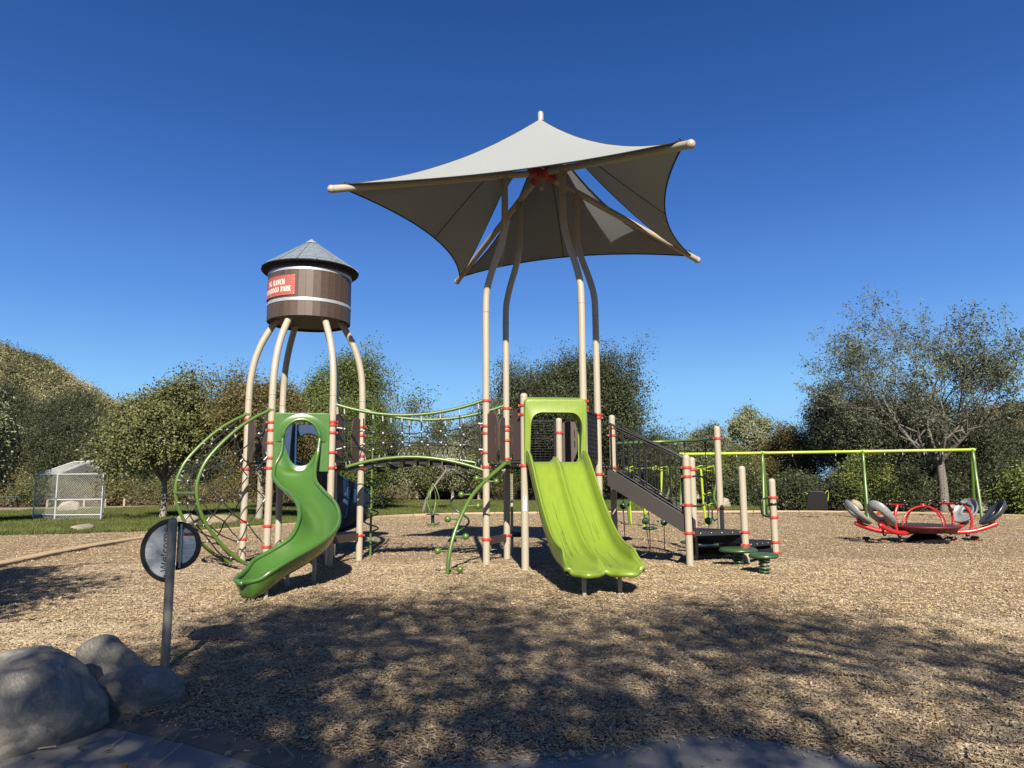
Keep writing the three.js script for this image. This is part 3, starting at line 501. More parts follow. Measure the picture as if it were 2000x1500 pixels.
// ---------------------------------------------------------------- shade canopy
{
  const t = thing('shade_canopy', 'grey fabric shade sail on four tall bent beige posts above the deck', 'shade canopy');
  const tip = { a: V(-2.97, 6.35, -11.5), b: V(2.61, 6.35, -9.97), d: V(4.1, 6.35, -15.5), c: V(-1.31, 6.35, -17.1) }, hub = V(.6, 7.5, -13.5), apex = V(.59, 8.62, -13.5);
  const armPt = (k, u) => V().lerpVectors(hub, tip[k], u);
  for (const [p, k, u] of [[dv[3], 'a', .2], [dv[1], 'b', .18], [dv[4], 'c', .22], [dv[0], 'd', .2]]) {
    const top = armPt(k, u), q = s => V(lerp(p.x, top.x, s), 0, lerp(p.z, top.z, s));
    const Y = (s, y) => q(s).setY(y);
    const o = part('post', tube([Y(0, -.15), Y(0, 1.2), Y(0, 2.6), Y(0, 3.9), Y(0, 4.75), Y(.05, 5.1), Y(.3, 5.45), Y(.7, 5.85), Y(.95, 6.2), Y(1, 6.55), Y(1, 6.95), Y(1, top.y - .02)], .0635, { seg: 18, n: 90 }), mat.post, t);
    for (const y of [5.0, 6.5]) part('seam', at(new THREE.CylinderGeometry(.0643, .0643, .006, 18), y > 6 ? top.x : p.x, y > 6 ? 6.75 : 4.7, y > 6 ? top.z : p.z), mat.brown, o);
    // gusset where the post meets the arm
    const d = V().subVectors(tip[k], hub).normalize(); for (const s of [1, -1]) { const gs = new THREE.BufferGeometry(), a0 = top.clone().addScaledVector(d, s * .06).add(V(0, -.03, 0)), a1 = top.clone().addScaledVector(d, s * .2).add(V(0, -.05, 0)), a2 = top.clone().addScaledVector(V(d.x, 0, d.z), s * .055).add(V(0, -.22, 0)), n = V(-d.z, 0, d.x).normalize().multiplyScalar(.005), pos = []; const tr = (...w) => w.forEach(x => pos.push(x.x, x.y, x.z)); const U = [a0, a1, a2].map(x => x.clone().add(n)), D = [a0, a1, a2].map(x => x.clone().sub(n)); tr(...U); tr(D[0], D[2], D[1]); for (let i = 0; i < 3; i++) { const j = (i + 1) % 3; tr(U[i], D[i], U[j]); tr(U[j], D[i], D[j]); } gs.setAttribute('position', new THREE.Float32BufferAttribute(pos, 3)); gs.computeVertexNormals(); part('gusset', gs, mat.post, o); }
  }
  const ys = [[dv[3], [3.02, 2.55, 2.42, 2.06, 1.8, .5]], [dv[1], [2.93, 2.82, 2.76, 1.8]], [dv[4], [2.98, 2.62, 2.54, 2.34, 1.98, .5]], [dv[0], [2.78, 2.72, 1.66]]];
  for (const [p, l] of ys) for (const y of l) clampAt(p, y, t, rr(-.5, .5));
  for (const k in tip) {
    const d = V().subVectors(tip[k], hub).normalize(), o = part('arm', bar(armPt(k, .045), tip[k], .064, { seg: 18 }), mat.post, t);
    part('arm_cap', ball(tip[k].x, tip[k].y, tip[k].z, .072, 16, 12), mat.post, o);
    const b = tip[k].clone().addScaledVector(d, -.12), up = V(0, .066, 0); part('shackle', [bar(b.clone().add(up), b.clone().addScaledVector(d, -.2).add(V(0, .085, 0)), .012), bar(b.clone().addScaledVector(d, -.05).add(up), b.clone().addScaledVector(d, -.12).add(V(0, .12, 0)), .01)], mat.black, o);
    part('hub_collar', bar(armPt(k, .03), armPt(k, .075), .078, { seg: 16 }), mat.clamp, t);
  }
  part('mast', tube([[hub.x, hub.y - .3, hub.z], [hub.x, 8.72, hub.z]], .058, { smoothPath: false, seg: 16, cap: 'round' }), mat.post, t);
  part('hub', [at(new THREE.CylinderGeometry(.14, .14, .22, 16), hub.x, hub.y, hub.z), at(new THREE.CylinderGeometry(.18, .18, .03, 16), hub.x, hub.y + .08, hub.z), ...[0, 1, 2, 3].map(i => at(box(.05, .12, .2, 0, 0, .17), hub.x, hub.y, hub.z, i * Math.PI / 2 + .2))], mat.clamp, t);
  const weave = dataTex(256, (u, v) => { const n = .86 + .1 * Math.sin(u * 6.283 * 64) * Math.sin(v * 6.283 * 64) + .1 * tn(u, v, 9, 51) + .12 * (rnd() - .5); return [n, n, n * .985]; });
  mat.sail = new THREE.MeshPhysicalMaterial({ map: rep(weave, 3, 3), bumpMap: rep(weave, 6, 6), bumpScale: .003, roughness: .95, side: THREE.DoubleSide, transmission: .05, thickness: 0 }); mat.sail.color.setRGB(.297 * K, .315 * K, .328 * K); 
  const hem = M(.02, .02, .021, .9);
  const panels = [['a', 'b', .5, .1], ['b', 'd', .42, .0], ['d', 'c', .8, .0], ['c', 'a', .52, .0]];
  for (const [k, l, s, rise] of panels) {
    const dy = rise ? .035 : -.02, A = tip[k].clone().lerp(apex, .035).add(V(0, dy, 0)), B = tip[l].clone().lerp(apex, .035).add(V(0, dy, 0)), md = V().addVectors(A, B).multiplyScalar(.5), inn = V().subVectors(hub, md).setY(0).normalize(), rows = [], nu = 20, nt = 32, E = [];
    for (let j = 0; j <= nt; j++) { const q = j / nt, p = V().lerpVectors(A, B, q), w = 4 * q * (1 - q); E.push(p.addScaledVector(inn, s * w).add(V(0, rise * w, 0))); }
    for (let i = 0; i <= nu; i++) { const u = .012 + .988 * i / nu, row = [], gap = { a: .08, b: .03, c: .34, d: .27 }, tk = (rise ? .015 : gap[k]) * (1 - u) * smooth(u, 0, .15), tl = (rise ? .015 : gap[l]) * (1 - u) * smooth(u, 0, .15), ex = q => { const f = clamp(q, 0, 1) * nt, a = Math.min(Math.floor(f), nt - 1); return V().lerpVectors(E[a], E[a + 1], f - a); }; for (let j = 0; j <= nt; j++) { const q = lerp(tk, 1 - tl, j / nt), p = V().lerpVectors(apex, ex(q), u), w = 4 * u * (1 - u), ed = 4 * q * (1 - q); p.y -= w * ((rise ? .27 : .36) - (rise ? .2 : .26) * ed); p.y += .012 * fbm(p.x * 2.2, u * 3, p.z * 2.2, 2) * (1 - u * .5); row.push(p); } rows.push(row); }
    const o = part('fabric_panel', gridGeo(rows, false, [3, 3]), mat.sail, t);
    part('hem', [tube(E, .013, { seg: 6, smoothPath: false }), tube(rows.map(r => r[0]), .01, { seg: 5, smoothPath: false }), tube(rows.map(r => r[nt]), .01, { seg: 5, smoothPath: false })], hem, o);
    const seam = rows.map(r => r[nt / 2].clone().add(V(0, -.012, 0))); part('seam', tube(seam, .006, { seg: 5, smoothPath: false }), hem, o);
    const e = E[nt / 2 + 3]; const tg = part('care_tag', box(.1, .07, .004), M(.6, .58, .54, .8), o); tg.position.copy(e).addScaledVector(inn, .06).add(V(0, .01, 0)); tg.rotation.set(-1.2, .4, 0);
  }
}
// ---------------------------------------------------------------- rope bridge between tower and deck
{
  const t = thing('rope_bridge', 'arched rope bridge with green bars and black netting between tower and deck', 'rope bridge');
  const F0 = tv[1], F1 = dv[3], K0 = tv[0], K1 = dv[4];
  const line = (a, b, y0, ym, y1) => u => { const p = V().lerpVectors(a, b, u); p.y = (1 - u) * (1 - u) * y0 + 2 * u * (1 - u) * (2 * ym - (y0 + y1) / 2) + u * u * y1; return p; };
  const top = [line(F0, F1, 2.98, 2.76, 3.05), line(K0, K1, 2.98, 2.76, 3.05)], low = [line(F0, F1, 1.72, 1.99, 1.72), line(K0, K1, 1.72, 1.99, 1.72)];
  const inner = V(0, 0, -.02), sample = (fn, a = 0, b = 1, n = 24) => Array.from({ length: n + 1 }, (_, i) => fn(lerp(a, b, i / n)));
  for (const f of top) part('hand_bar', tube(sample(f), .031, { seg: 12, smoothPath: false }), mat.green, t);
  for (const f of low) part('arch_bar', tube(sample(f, .1, .985), .031, { seg: 12, smoothPath: false, cap: 'round' }), mat.green, t);
  const N = 8;
  for (const [i, side] of [0, 1].entries()) {
    const ropes = [], fer = [], kn = [], h1 = line(i ? K0 : F0, i ? K1 : F1, 2.55, 2.43, 2.62), h2 = line(i ? K0 : F0, i ? K1 : F1, 2.12, 2.27, 2.1), a1 = [h1(0)], a2 = [h2(0)];
    for (let k = 0; k < N; k++) {
      const u = (k + .6) / N, A = top[i](u), p1 = h1(u + .004), p2 = h2(u + .007), w = .022; p1.y += .01 * Math.sin(k * 2.1); p2.y += .012 * Math.sin(k * 1.3 + 1);
      const q1 = low[i](Math.min(u + w, .97)), q2 = low[i](Math.max(u - w, .12)); q1.y += .03; q2.y += .03;
      ropes.push(rope([A, p1, p2]), rope([p2, V().lerpVectors(p2, q1, .55).add(V(.01, 0, 0)), q1]), rope([p2, V().lerpVectors(p2, q2, .55).add(V(-.01, 0, 0)), q2]));
      fer.push(ferrule(A.clone().add(V(0, -.03, 0)), p1, .1), ferrule(q1, p2, .06, .011), ferrule(q2, p2, .06, .011)); for (const p of [p1, p2]) kn.push(ball(p.x, p.y, p.z, .022, 8, 6));
      for (const [arr, fn, du] of [[a1, h1, .035], [a2, h2, .03]]) arr.push(fn(u - du).add(V(0, -.02, 0)));
      a1.push(p1); a2.push(p2);
    }
    a1.push(h1(.99)); a2.push(h2(.99)); ropes.push(rope(a1), rope(a2)); fer.push(ferrule(h1(.03), h1(.1), .1), ferrule(h2(.03), h2(.1), .1), ferrule(h1(.985), h1(.9), .08), ferrule(h2(.985), h2(.9), .08));
    part('rope_net', ropes, mat.rope, t); part('rope_fittings', fer, mat.ferrule, t); part('rope_knots', kn, mat.ferrule, t);
  }
  for (let k = 0; k < 9; k++) { // treads slung between the arch bars
    const u = .14 + k * .09, a = low[0](u), b = low[1](u), d = low[0](u + .01).sub(low[0](u - .01)).normalize(); a.z -= .12; b.z += .12; a.y -= .03; b.y -= .03;
    const tr = part('tread', beam(a, b, .2, .028), mat.black, t); for (const s of [0, 1]) part('hanger', box(.16, .1, .012, low[s](u).x, low[s](u).y - .075, low[s](u).z + (s ? .06 : -.06)), mat.black, tr);
  }
}
// ---------------------------------------------------------------- arch climber with ball steps
{
  const t = thing('arch_climber', 'green arched pole with ball footholds leaning up to the main deck', 'arch climber');
  const pts = [[-.13, 1.85, -12.95], [-.31, 1.69, -12.75], [-.51, 1.5, -12.5], [-.68, 1.3, -12.3], [-.82, 1.03, -12.1], [-.93, .75, -11.95], [-1.01, .42, -11.85], [-1.06, -.1, -11.8]];
  const c = new THREE.CatmullRomCurve3(pts.map(p => V(...p)), false, 'centripetal');
  part('pole', tube(pts, .033, { seg: 14, n: 60 }), mat.green, t);
  part('deck_plate', at(box(.24, .07, .02, 0, 0, 0, .005), -.12, 1.86, -12.96, -.87), mat.green, t);
  const r = V(.99, 0, .1);
  [[.2, -1], [.24, 1], [.38, -1], [.48, 1], [.58, -1], [.7, 1], [.79, -1], [.9, 1]].forEach(([u, s]) => { const p = c.getPointAt(u), e = p.clone().addScaledVector(r, s * .2); const st = part('foothold', bar(p, e, .014, { seg: 8 }), mat.green, t); part('ball', ball(e.x, e.y, e.z, .054, 18, 14), mat.green, st); });
}
// ---------------------------------------------------------------- lime double slide
{
  const t = thing('double_slide', 'bright lime green double slide running down from the main deck', 'slide');
  const m = DK.c.clone().addScaledVector(DK.f, .926), S = [[-.02, 1.86], [.12, 1.845], [.26, 1.77], [.42, 1.63], [.62, 1.44], [.9, 1.19], [1.2, .94], [1.5, .73], [1.8, .56], [2.1, .455], [2.4, .405], [2.62, .385], [2.8, .375], [2.92, .355], [2.985, .315]];
  const sc = new THREE.CatmullRomCurve3(S.map(([s, y]) => V(s, y, 0)), false, 'centripetal'), n = 90, rows = [], lR = [], rR = [], dR = [];
  const prof = [[-.53, .16], [-.5, .2], [-.468, .19], [-.452, .1], [-.435, .04], [-.38, .006], [-.3, 0], [-.16, 0], [-.09, .008], [-.05, .04], [-.024, .088], [0, .098], [.024, .088], [.05, .04], [.09, .008], [.16, 0], [.3, 0], [.38, .006], [.435, .04], [.452, .1], [.468, .19], [.5, .2], [.53, .16], [.525, .02], [.5, -.035], [.3, -.045], [0, -.045], [-.3, -.045], [-.5, -.035], [-.525, .02]];
  for (let i = 0; i <= n; i++) {
    const u = i / n, p = sc.getPoint(u), tg = sc.getTangent(u), fl = smooth(p.x, 2.45, 2.98), wf = 1 + .05 * fl, row = [];
    for (const [k, h] of prof) {
      const lobe = .15 * fl * (Math.cos((Math.abs(k) - .25) * 6.283 * 1.9) - .2), hh = h > 0 ? h * (1 - .62 * fl) + (Math.abs(k) < .1 ? -.02 * fl : 0) : h * (1 - .4 * fl);
      const s = p.x - tg.y * hh + lobe, y = p.y + tg.x * hh;
      row.push(m.clone().addScaledVector(DK.f, s).addScaledVector(DK.r, k * wf).setY(y));
    }
    rows.push(row);
  }
  const streak = dataTex(256, (u, v) => { const n = .9 + .1 * tn(u, v * .12, 26, 81) + .07 * tn(u, v, 5, 82) + .05 * tn(u, v * .3, 60, 83); return [n, n * .995, n * 1.03]; });
  mat.slideLime = M(.215, .312, .03, .42, { map: rep(streak, 1.5, 1), roughnessMap: rep(texWear, 3, 8), clear: .2 });
  const g = mergeVertices(gridGeo(rows, true, [2, 5]), 1e-4); g.computeVertexNormals();
  part('chute', g, mat.slideLime, t);
  const last = rows[n]; part('exit_lip', tube([...last.slice(1, 22)], .038, { seg: 10, smoothPath: true, n: 60, cap: 'round' }), mat.slideLime, t);
  for (const k of [1, 21]) part('rim', tube(rows.map(r => r[k]), .02, { seg: 8, smoothPath: false }), mat.slideLime, t);
  // scuff lines worn into the bed
  const scuff = M(.1, .15, .02, .8);
  for (let i = 0; i < 16; i++) { const k = (i < 8 ? -1 : 1) * rr(.12, .38), a = Math.floor(rr(30, 62)), len = Math.floor(rr(8, 22)), pts = []; for (let j = a; j < Math.min(a + len, n - 6); j++) { const u = j / n, p = sc.getPoint(u); pts.push(m.clone().addScaledVector(DK.f, p.x).addScaledVector(DK.r, k + .012 * Math.sin(j * .3 + i)).setY(p.y + .001)); } part('scuff', tube(pts, .0034, { seg: 4, smoothPath: false }), scuff, t); }
  // box hood with a rounded opening
  const W = .525, s = new THREE.Shape(); s.moveTo(-W, 1.8); s.lineTo(-W, 2.88); s.quadraticCurveTo(-W, 2.97, -W + .06, 2.97); s.lineTo(W - .06, 2.97); s.quadraticCurveTo(W, 2.97, W, 2.88); s.lineTo(W, 1.8); s.closePath();
  const h = new THREE.Path(), w = .45; h.moveTo(-w, 1.96); h.lineTo(-w, 2.46); h.quadraticCurveTo(-w, 2.7, -w + .2, 2.71); h.lineTo(w - .2, 2.71); h.quadraticCurveTo(w, 2.7, w, 2.46); h.lineTo(w, 1.96); h.quadraticCurveTo(w, 1.87, w - .08, 1.86); h.lineTo(-w + .08, 1.86); h.quadraticCurveTo(-w, 1.87, -w, 1.96); h.closePath(); s.holes.push(h);
  const hg = new THREE.ExtrudeGeometry(s, { depth: .2, bevelEnabled: true, bevelSize: .03, bevelThickness: .045, bevelSegments: 4, curveSegments: 8 });
  const fr = new THREE.Matrix4().makeBasis(DK.r, V(0, 1, 0), DK.f).setPosition(m.clone().addScaledVector(DK.f, -.06)); 
  { const p = hg.attributes.position; for (let i = 0; i < p.count; i++) { const z = p.getZ(i), y = p.getY(i); if (z > .1 && y > 2.4) p.setY(i, 2.4 + (y - 2.4) * (y > 2.75 ? 1 - .1 * smooth(z, .1, .25) : 1)); if (y < 2.2) p.setZ(i, z * .55); } hg.computeVertexNormals(); }
  hg.applyMatrix4(fr); part('hood', toCreasedNormals(hg, .7), mat.slideLime, t);
  for (const [x, z] of [[.94, -9.92], [1.44, -10.1]]) part('leg', bar(V(x, -.1, z), V(x, .35, z), .03, { seg: 12 }), mat.post, t);
}
// ---------------------------------------------------------------- stairs down to the step platforms
const P8 = V(3.11, 0, -13.1), P8b = V(3.46, 0, -14.12), P9 = V(4.19, 0, -13.39), P10 = V(4.94, 0, -13.99), P11 = V(4.08, 0, -14.5);
{
  const t = thing('staircase', 'dark brown metal stairs with black barred handrails right of the slide', 'stairs');
  for (const [a, b, o] of [[dv[0], P8, .05], [P7, P8b, -.05]]) {
    const d = V().subVectors(b, a).setY(0), L = d.length(); d.normalize(); const n = V(-d.z, 0, d.x).multiplyScalar(-o), P = (s, y) => a.clone().addScaledVector(d, s).add(n).setY(y), sl = s => (s - .22) / (L - .3);
    const str = new THREE.Shape(); str.moveTo(.16, 1.72); str.lineTo(.16, 1.45); str.lineTo(L - .1, .62); str.quadraticCurveTo(L - .02, .6, L - .02, .5); str.lineTo(L + .04, .5); str.lineTo(L + .04, .78); str.lineTo(L - .06, .9); str.lineTo(.2, 1.75); str.closePath();
    const g = new THREE.ExtrudeGeometry(str, { depth: .03, bevelEnabled: true, bevelSize: .004, bevelThickness: .004, bevelSegments: 1 }); g.applyMatrix4(new THREE.Matrix4().makeBasis(d, V(0, 1, 0), V(-d.z, 0, d.x)).setPosition(a.clone().add(n))); part('stringer', g, mat.stair, t);
    const yt = s => lerp(2.6, 1.95, sl(s)), yb = s => lerp(1.8, .96, sl(s));
    const rl = part('handrail', [tube([P(.18, 2.6), P(.24, 2.6), P(.34, yt(.34)), P(L - .12, yt(L - .12)), P(L - .05, yt(L - .05) - .02)], .02, { seg: 8, n: 30 }), tube([P(.3, yt(.3) - .045), P(L - .1, yt(L - .1) - .045)], .012, { seg: 6, smoothPath: false })], mat.black, t);
    part('lower_rail', [bar(P(.22, yb(.22)), P(L - .06, yb(L - .06)), .014), bar(P(.22, yb(.22) - .05), P(L - .06, yb(L - .06) - .05), .01)], mat.black, t);
    for (let k = 0; k <= 12; k++) { const s = lerp(.24, L - .1, k / 12), r = k === 0 || k === 12 ? .02 : .0105; part('baluster', bar(P(s, yb(s) - (k % 12 ? 0 : .1)), P(s, yt(s)), r, { seg: 8, cap: 'none' }), mat.black, t); }
  }
  const d = V().subVectors(P8, dv[0]).setY(0).normalize(), n = V(-d.z, 0, d.x); for (let i = 1; i <= 6; i++) { const s = .1 + i * .215, y = 1.85 - i * .173, a = dv[0].clone().addScaledVector(d, s).setY(y), w = V().subVectors(P7, dv[0]).setY(0); part('tread', [beam(a.clone().addScaledVector(w, .07), a.clone().addScaledVector(w, .93), .26, .03), beam(a.clone().addScaledVector(w, .07).addScaledVector(d, .12).add(V(0, -.03, 0)), a.clone().addScaledVector(w, .93).addScaledVector(d, .12).add(V(0, -.03, 0)), .012, .06)], mat.deck, t); }
}
// ---------------------------------------------------------------- low step platforms
{
  const t = thing('step_platform', 'two low black triangular step platforms on short beige posts below the stairs', 'step platform');
  for (const [p, h] of [[P8, 1.99], [P8b, 1.98], [P9, 1.79], [P10, 1.56]]) { const o = part('post', postGeo(h), mat.post, t); o.position.copy(p); bolts(p, [.07], o); o.children.forEach(b => b.position.sub(p)); }
  const grate = (verts, y) => { const o = deckPlate(verts, y, t, 'platform', .085), c = V(); verts.forEach(p => c.addScaledVector(p, 1 / 3)); const slots = []; for (let i = 0; i < 26; i++) for (let j = 0; j < 26; j++) { const a = i / 26, b = j / 26; if (a + b > .93 || a < .03 || b < .03) continue; const p = V().addScaledVector(verts[0], 1 - a - b).addScaledVector(verts[1], a).addScaledVector(verts[2], b).lerp(c, .07); slots.push(at(box(.022, .003, .022), p.x, y + .002, p.z, .3)); } part('grip_studs', slots, mat.black, o, 'stuff'); };
  grate([P8, P9, P8b], .64); grate([P9, P10, P11], .41);
  const riser = (a, b, y, w = .03, h = .2, in_ = .08, back = 0) => { const d = V().subVectors(b, a).setY(0).normalize(), n = V(d.z, 0, -d.x).multiplyScalar(back); part('riser', beam(a.clone().addScaledVector(d, in_).add(n).setY(y), b.clone().addScaledVector(d, -in_).add(n).setY(y), w, h), mat.black, t); };
  riser(P9, P8b, .5, .02, .22); riser(P8b, P11, .42, .4, .17, .05, 0); riser(P8b, P11, .2, .55, .16, .05, 0); riser(P9, P11, .24, .03, .22); riser(P10, P11, .27, .03, .2); riser(P8, P8b, .3, .03, .3); riser(P9, P10, .2, .03, .13, .1);
  for (const [p, ys] of [[P8, [1.76, 1.6, 1.1, .61]], [P8b, [1.74, .62]], [P9, [.6, .37]], [P10, [1.2, .83, .37, .17]]]) for (const y of ys) clampAt(p, y, t, rr(-.4, .4));
  const d = V().subVectors(P9, P8).normalize(), loop = (p, dir, y1, y0, w) => part('grab_handle', tube([p.clone().addScaledVector(dir, .07).setY(y1), p.clone().addScaledVector(dir, w - .1).setY(y1), p.clone().addScaledVector(dir, w - .02).setY(y1 - .05), p.clone().addScaledVector(dir, w).setY(y1 - .14), p.clone().addScaledVector(dir, w).setY(y0 + .14), p.clone().addScaledVector(dir, w - .02).setY(y0 + .05), p.clone().addScaledVector(dir, w - .1).setY(y0), p.clone().addScaledVector(dir, .07).setY(y0)], .0165, { seg: 10, n: 50 }), mat.black, t);
  loop(P8, d, 1.6, 1.08, .38); loop(P10, d.clone().negate(), 1.19, .85, .26);
  const kn = part('handle_ring', [at(lathe([[.064, -.02], [.078, -.02], [.078, .02], [.064, .02]], 20), P10.x, 1.08, P10.z), tube([[P10.x - .1, 1.07, P10.z], [P10.x - .13, 1.0, P10.z], [P10.x - .12, .9, P10.z], [P10.x - .07, .88, P10.z], [P10.x - .06, 1.0, P10.z]], .014, { seg: 8 })], mat.black, t);
}
// ---------------------------------------------------------------- spring pods
{
  const make = (R, H) => {
    const g = new THREE.Group(); part('pad', lathe([[0, H], [R * .6, H], [R * .88, H - .008], [R * .98, H - .03], [R, H - .05], [R * .97, H - .065], [R * .85, H - .08], [R * .4, H - .085], [0, H - .085]], 40), mat.pineLight, g);
    const hx = []; const turns = 7; for (let i = 0; i <= turns * 14; i++) { const a = i / 14 * 6.283; hx.push(V(.075 * Math.cos(a), lerp(-.1, H - .1, i / (turns * 14)), .075 * Math.sin(a))); } part('spring', tube(hx, .016, { seg: 7, smoothPath: false }), mat.pineLight, g);
    part('spring_cup', at(new THREE.CylinderGeometry(.1, .1, .035, 20), 0, H - .1, 0), mat.black, g); return g;
  };
  mat.pineLight = M(.035, .085, .026, .4, { clear: .25, map: texPaint });
  for (const [x, z, R, H, l] of [[3.92, -12.95, .33, .37, 'larger dark green round step pad on a spring in front of the platforms'], [4.04, -12.0, .235, .36, 'smaller dark green round step pad on a spring nearest the camera']]) { const g = make(R, H); g.name = numbered('spring_pod'); g.position.set(x, 0, z); scene.add(tag(g, l, 'step pad', 'green spring step pads')); }
}
// ---------------------------------------------------------------- overhead bar with hanging ropes, balls and discs
{
  const t = thing('hanging_pod_climber', 'green overhead bar with hanging ropes of green balls and discs behind the stairs', 'rope climber');
  const o = part('post', postGeo(2.61), mat.post, t); o.position.copy(P11); for (const y of [2.36, .98]) clampAt(P11, y, t, .2);
  part('overhead_bar', tube([[2.03, 2.28, -14.85], [2.3, 2.33, -15.5], [2.8, 2.37, -15.95], [3.4, 2.39, -16.0], [3.9, 2.38, -15.5], [4.07, 2.36, -14.6]], .031, { seg: 12, n: 40 }), mat.green, t);
  part('grab_handle', tube([[4.0, 1.0, -14.45], [3.93, 1.02, -14.43], [3.9, .96, -14.42], [3.9, .8, -14.42], [3.93, .76, -14.43], [4.0, .78, -14.45]], .014, { seg: 8 }), mat.black, t);
  const R = [[2.3, -15.5, 2.33, 2.36, -15.6, [1.02], [.34]], [2.62, -15.82, 2.36, 2.95, -15.95, [.68], []], [2.92, -15.97, 2.37, 2.98, -16.1, [], [.52]], [3.3, -16, 2.39, 3.27, -16.05, [.64], []], [3.72, -15.75, 2.38, 3.72, -15.8, [], [.24]], [4.02, -15.2, 2.37, 4.08, -15.4, [1.12, .7], [.22]]];
  for (const [x, z, y, gx, gz, balls, discs] of R) {
    const r = part('rope', bar(V(x, y, z), V(gx, -.05, gz), .009, { seg: 7 }), mat.rope, t), P = h => V().lerpVectors(V(gx, 0, gz), V(x, y, z), h / y);
    part('rope_socket', bar(V(x, y - .03, z), V(x, y - .13, z), q => lerp(.03, .014, q), { seg: 10 }), mat.black, r);
    for (const h of balls) { const p = P(h); part('ball', ball(p.x, p.y, p.z, .078, 18, 14), mat.pine, r); }
    for (const h of discs) { const p = P(h); part('disc', at(lathe([[0, .035], [.1, .03], [.16, .005], [.165, -.01], [.14, -.03], [.05, -.045], [0, -.045]], 24), p.x, p.y, p.z), mat.pine, r); }
  }
}
// ---------------------------------------------------------------- spiral pole behind the tower
{
  const t = thing('spiral_pole', 'green pole with a black spiral step coil behind the tower', 'spiral pole'), x = -2.93, z = -15.25;
  part('pole', tube([[x, -.1, z], [x, 1.5, z], [x, 3.05, z], [x - .03, 3.2, z + .06], [x - .08, 3.22, z + .25], [x - .1, 3.1, z + .45]], .024, { seg: 12, n: 50 }), mat.green, t);
  const hx = []; for (let i = 0; i <= 5.5 * 18; i++) { const u = i / (5.5 * 18), a = i / 18 * 6.283; hx.push(V(x + .15 * Math.cos(a), lerp(.3, 2.0, u), z + .15 * Math.sin(a))); }
  part('coil', tube(hx, .016, { seg: 8, smoothPath: false }), mat.pine, t);
}
{
  const t = thing('curly_pole', 'dark green wavy climbing pole standing behind the ball arch', 'climbing pole');
  const pts = []; for (let i = 0; i <= 40; i++) { const u = i / 40, a = u * 6.283 * 1.9 + 2.4; pts.push(V(-1.38 + .24 * Math.cos(a), lerp(-.05, 1.75, u), -19.2 + .24 * Math.sin(a))); }
  part('pole', tube(pts, .026, { seg: 10, smoothPath: false, cap: 'round' }), mat.pine, t);
  part('foot', at(lathe([[0, .12], [.09, .1], [.12, .04], [.12, -.05]], 20), pts[0].x, 0, pts[0].z), mat.black, t);
}
// small green seat disc on a post seen behind the deck post
{ const t = thing('stool_pod', 'single green disc seat on a thin beige post under the main deck', 'stool'); const x = -.02, z = -15.6; part('post', bar(V(x, -.1, z), V(x, 1.7, z), .03, { seg: 12 }), mat.post, t); part('disc', at(lathe([[0, .05], [.16, .045], [.21, .01], [.21, -.01], [.12, -.07], [0, -.08]], 28), x + .14, .46, z + .05), mat.pineLight, t); }
// ---------------------------------------------------------------- lime loop climber in the back
{
  const t = thing('loop_climber', 'lime and green curved poles with lime loop rungs behind the stairs', 'loop climber');
  const poles = [['limeBar', [[4.35, -.1, -24.6], [4.4, .5, -24.6], [4.32, .95, -24.6], [4.1, 1.1, -24.6], [3.9, 1.12, -24.7]]], ['green', [[4.0, -.1, -25.2], [3.95, .6, -25.2], [4.02, 1.1, -25.2]]], ['limeBar', [[5.0, -.1, -24.3], [4.86, .6, -24.3], [4.9, 1.2, -24.3], [4.95, 1.9, -24.3]]], ['limeBar', [[4.2, -.1, -26.2], [4.15, .9, -26.2], [4.2, 1.95, -26.2]]], ['limeBar', [[6.5, -.1, -24.8], [6.42, .9, -24.8], [6.38, 1.9, -24.8]]], ['green', [[7.05, -.1, -24.8], [6.98, .45, -24.8], [6.78, 1.0, -24.8], [6.9, 1.55, -24.8], [6.8, 2.05, -24.8]]], ['green', [[5.5, -.1, -26], [5.42, .8, -26], [5.6, 1.5, -26], [5.5, 2.0, -26]]]];
  for (const [m, p] of poles) part('pole', tube(p, .042, { seg: 10, cap: 'round', n: 24 }), mat[m], t);
  const loops = [[4.12, 1.15, -24.7, .16], [4.95, 1.95, -24.3, .2], [4.7, 1.98, -24.4, .14], [4.2, 2.0, -26.2, .18], [6.6, 1.95, -24.8, .2], [6.3, 2.0, -24.8, .14], [4.75, .9, -24.4, .16], [4.98, .95, -24.3, .12], [6.55, 1.1, -24.75, .12], [6.6, .75, -24.75, .1], [6.55, .3, -24.75, .1], [4.42, .5, -24.5, .09]];
  for (const [x, y, z, r] of loops) { const p = []; for (let i = 0; i < 14; i++) { const a = i / 14 * 6.283; p.push(V(x + r * Math.cos(a), y + .03 * Math.sin(a * 2) + r * .25 * Math.sin(a), z + r * Math.sin(a))); } part('loop', tube(p, .017, { seg: 7, closed: true, n: 28 }), mat.limeBar, t); }
  part('link_bar', tube([[4.3, 2.0, -26.2], [5.5, 2.02, -26], [6.8, 2.05, -24.8], [7.4, 2.1, -24.9]], .014, { seg: 7 }), mat.green, t);
  part('link_bar', tube([[4.9, .98, -24.3], [5.6, .7, -24.6], [6.1, .72, -24.7]], .014, { seg: 7 }), mat.green, t);
}
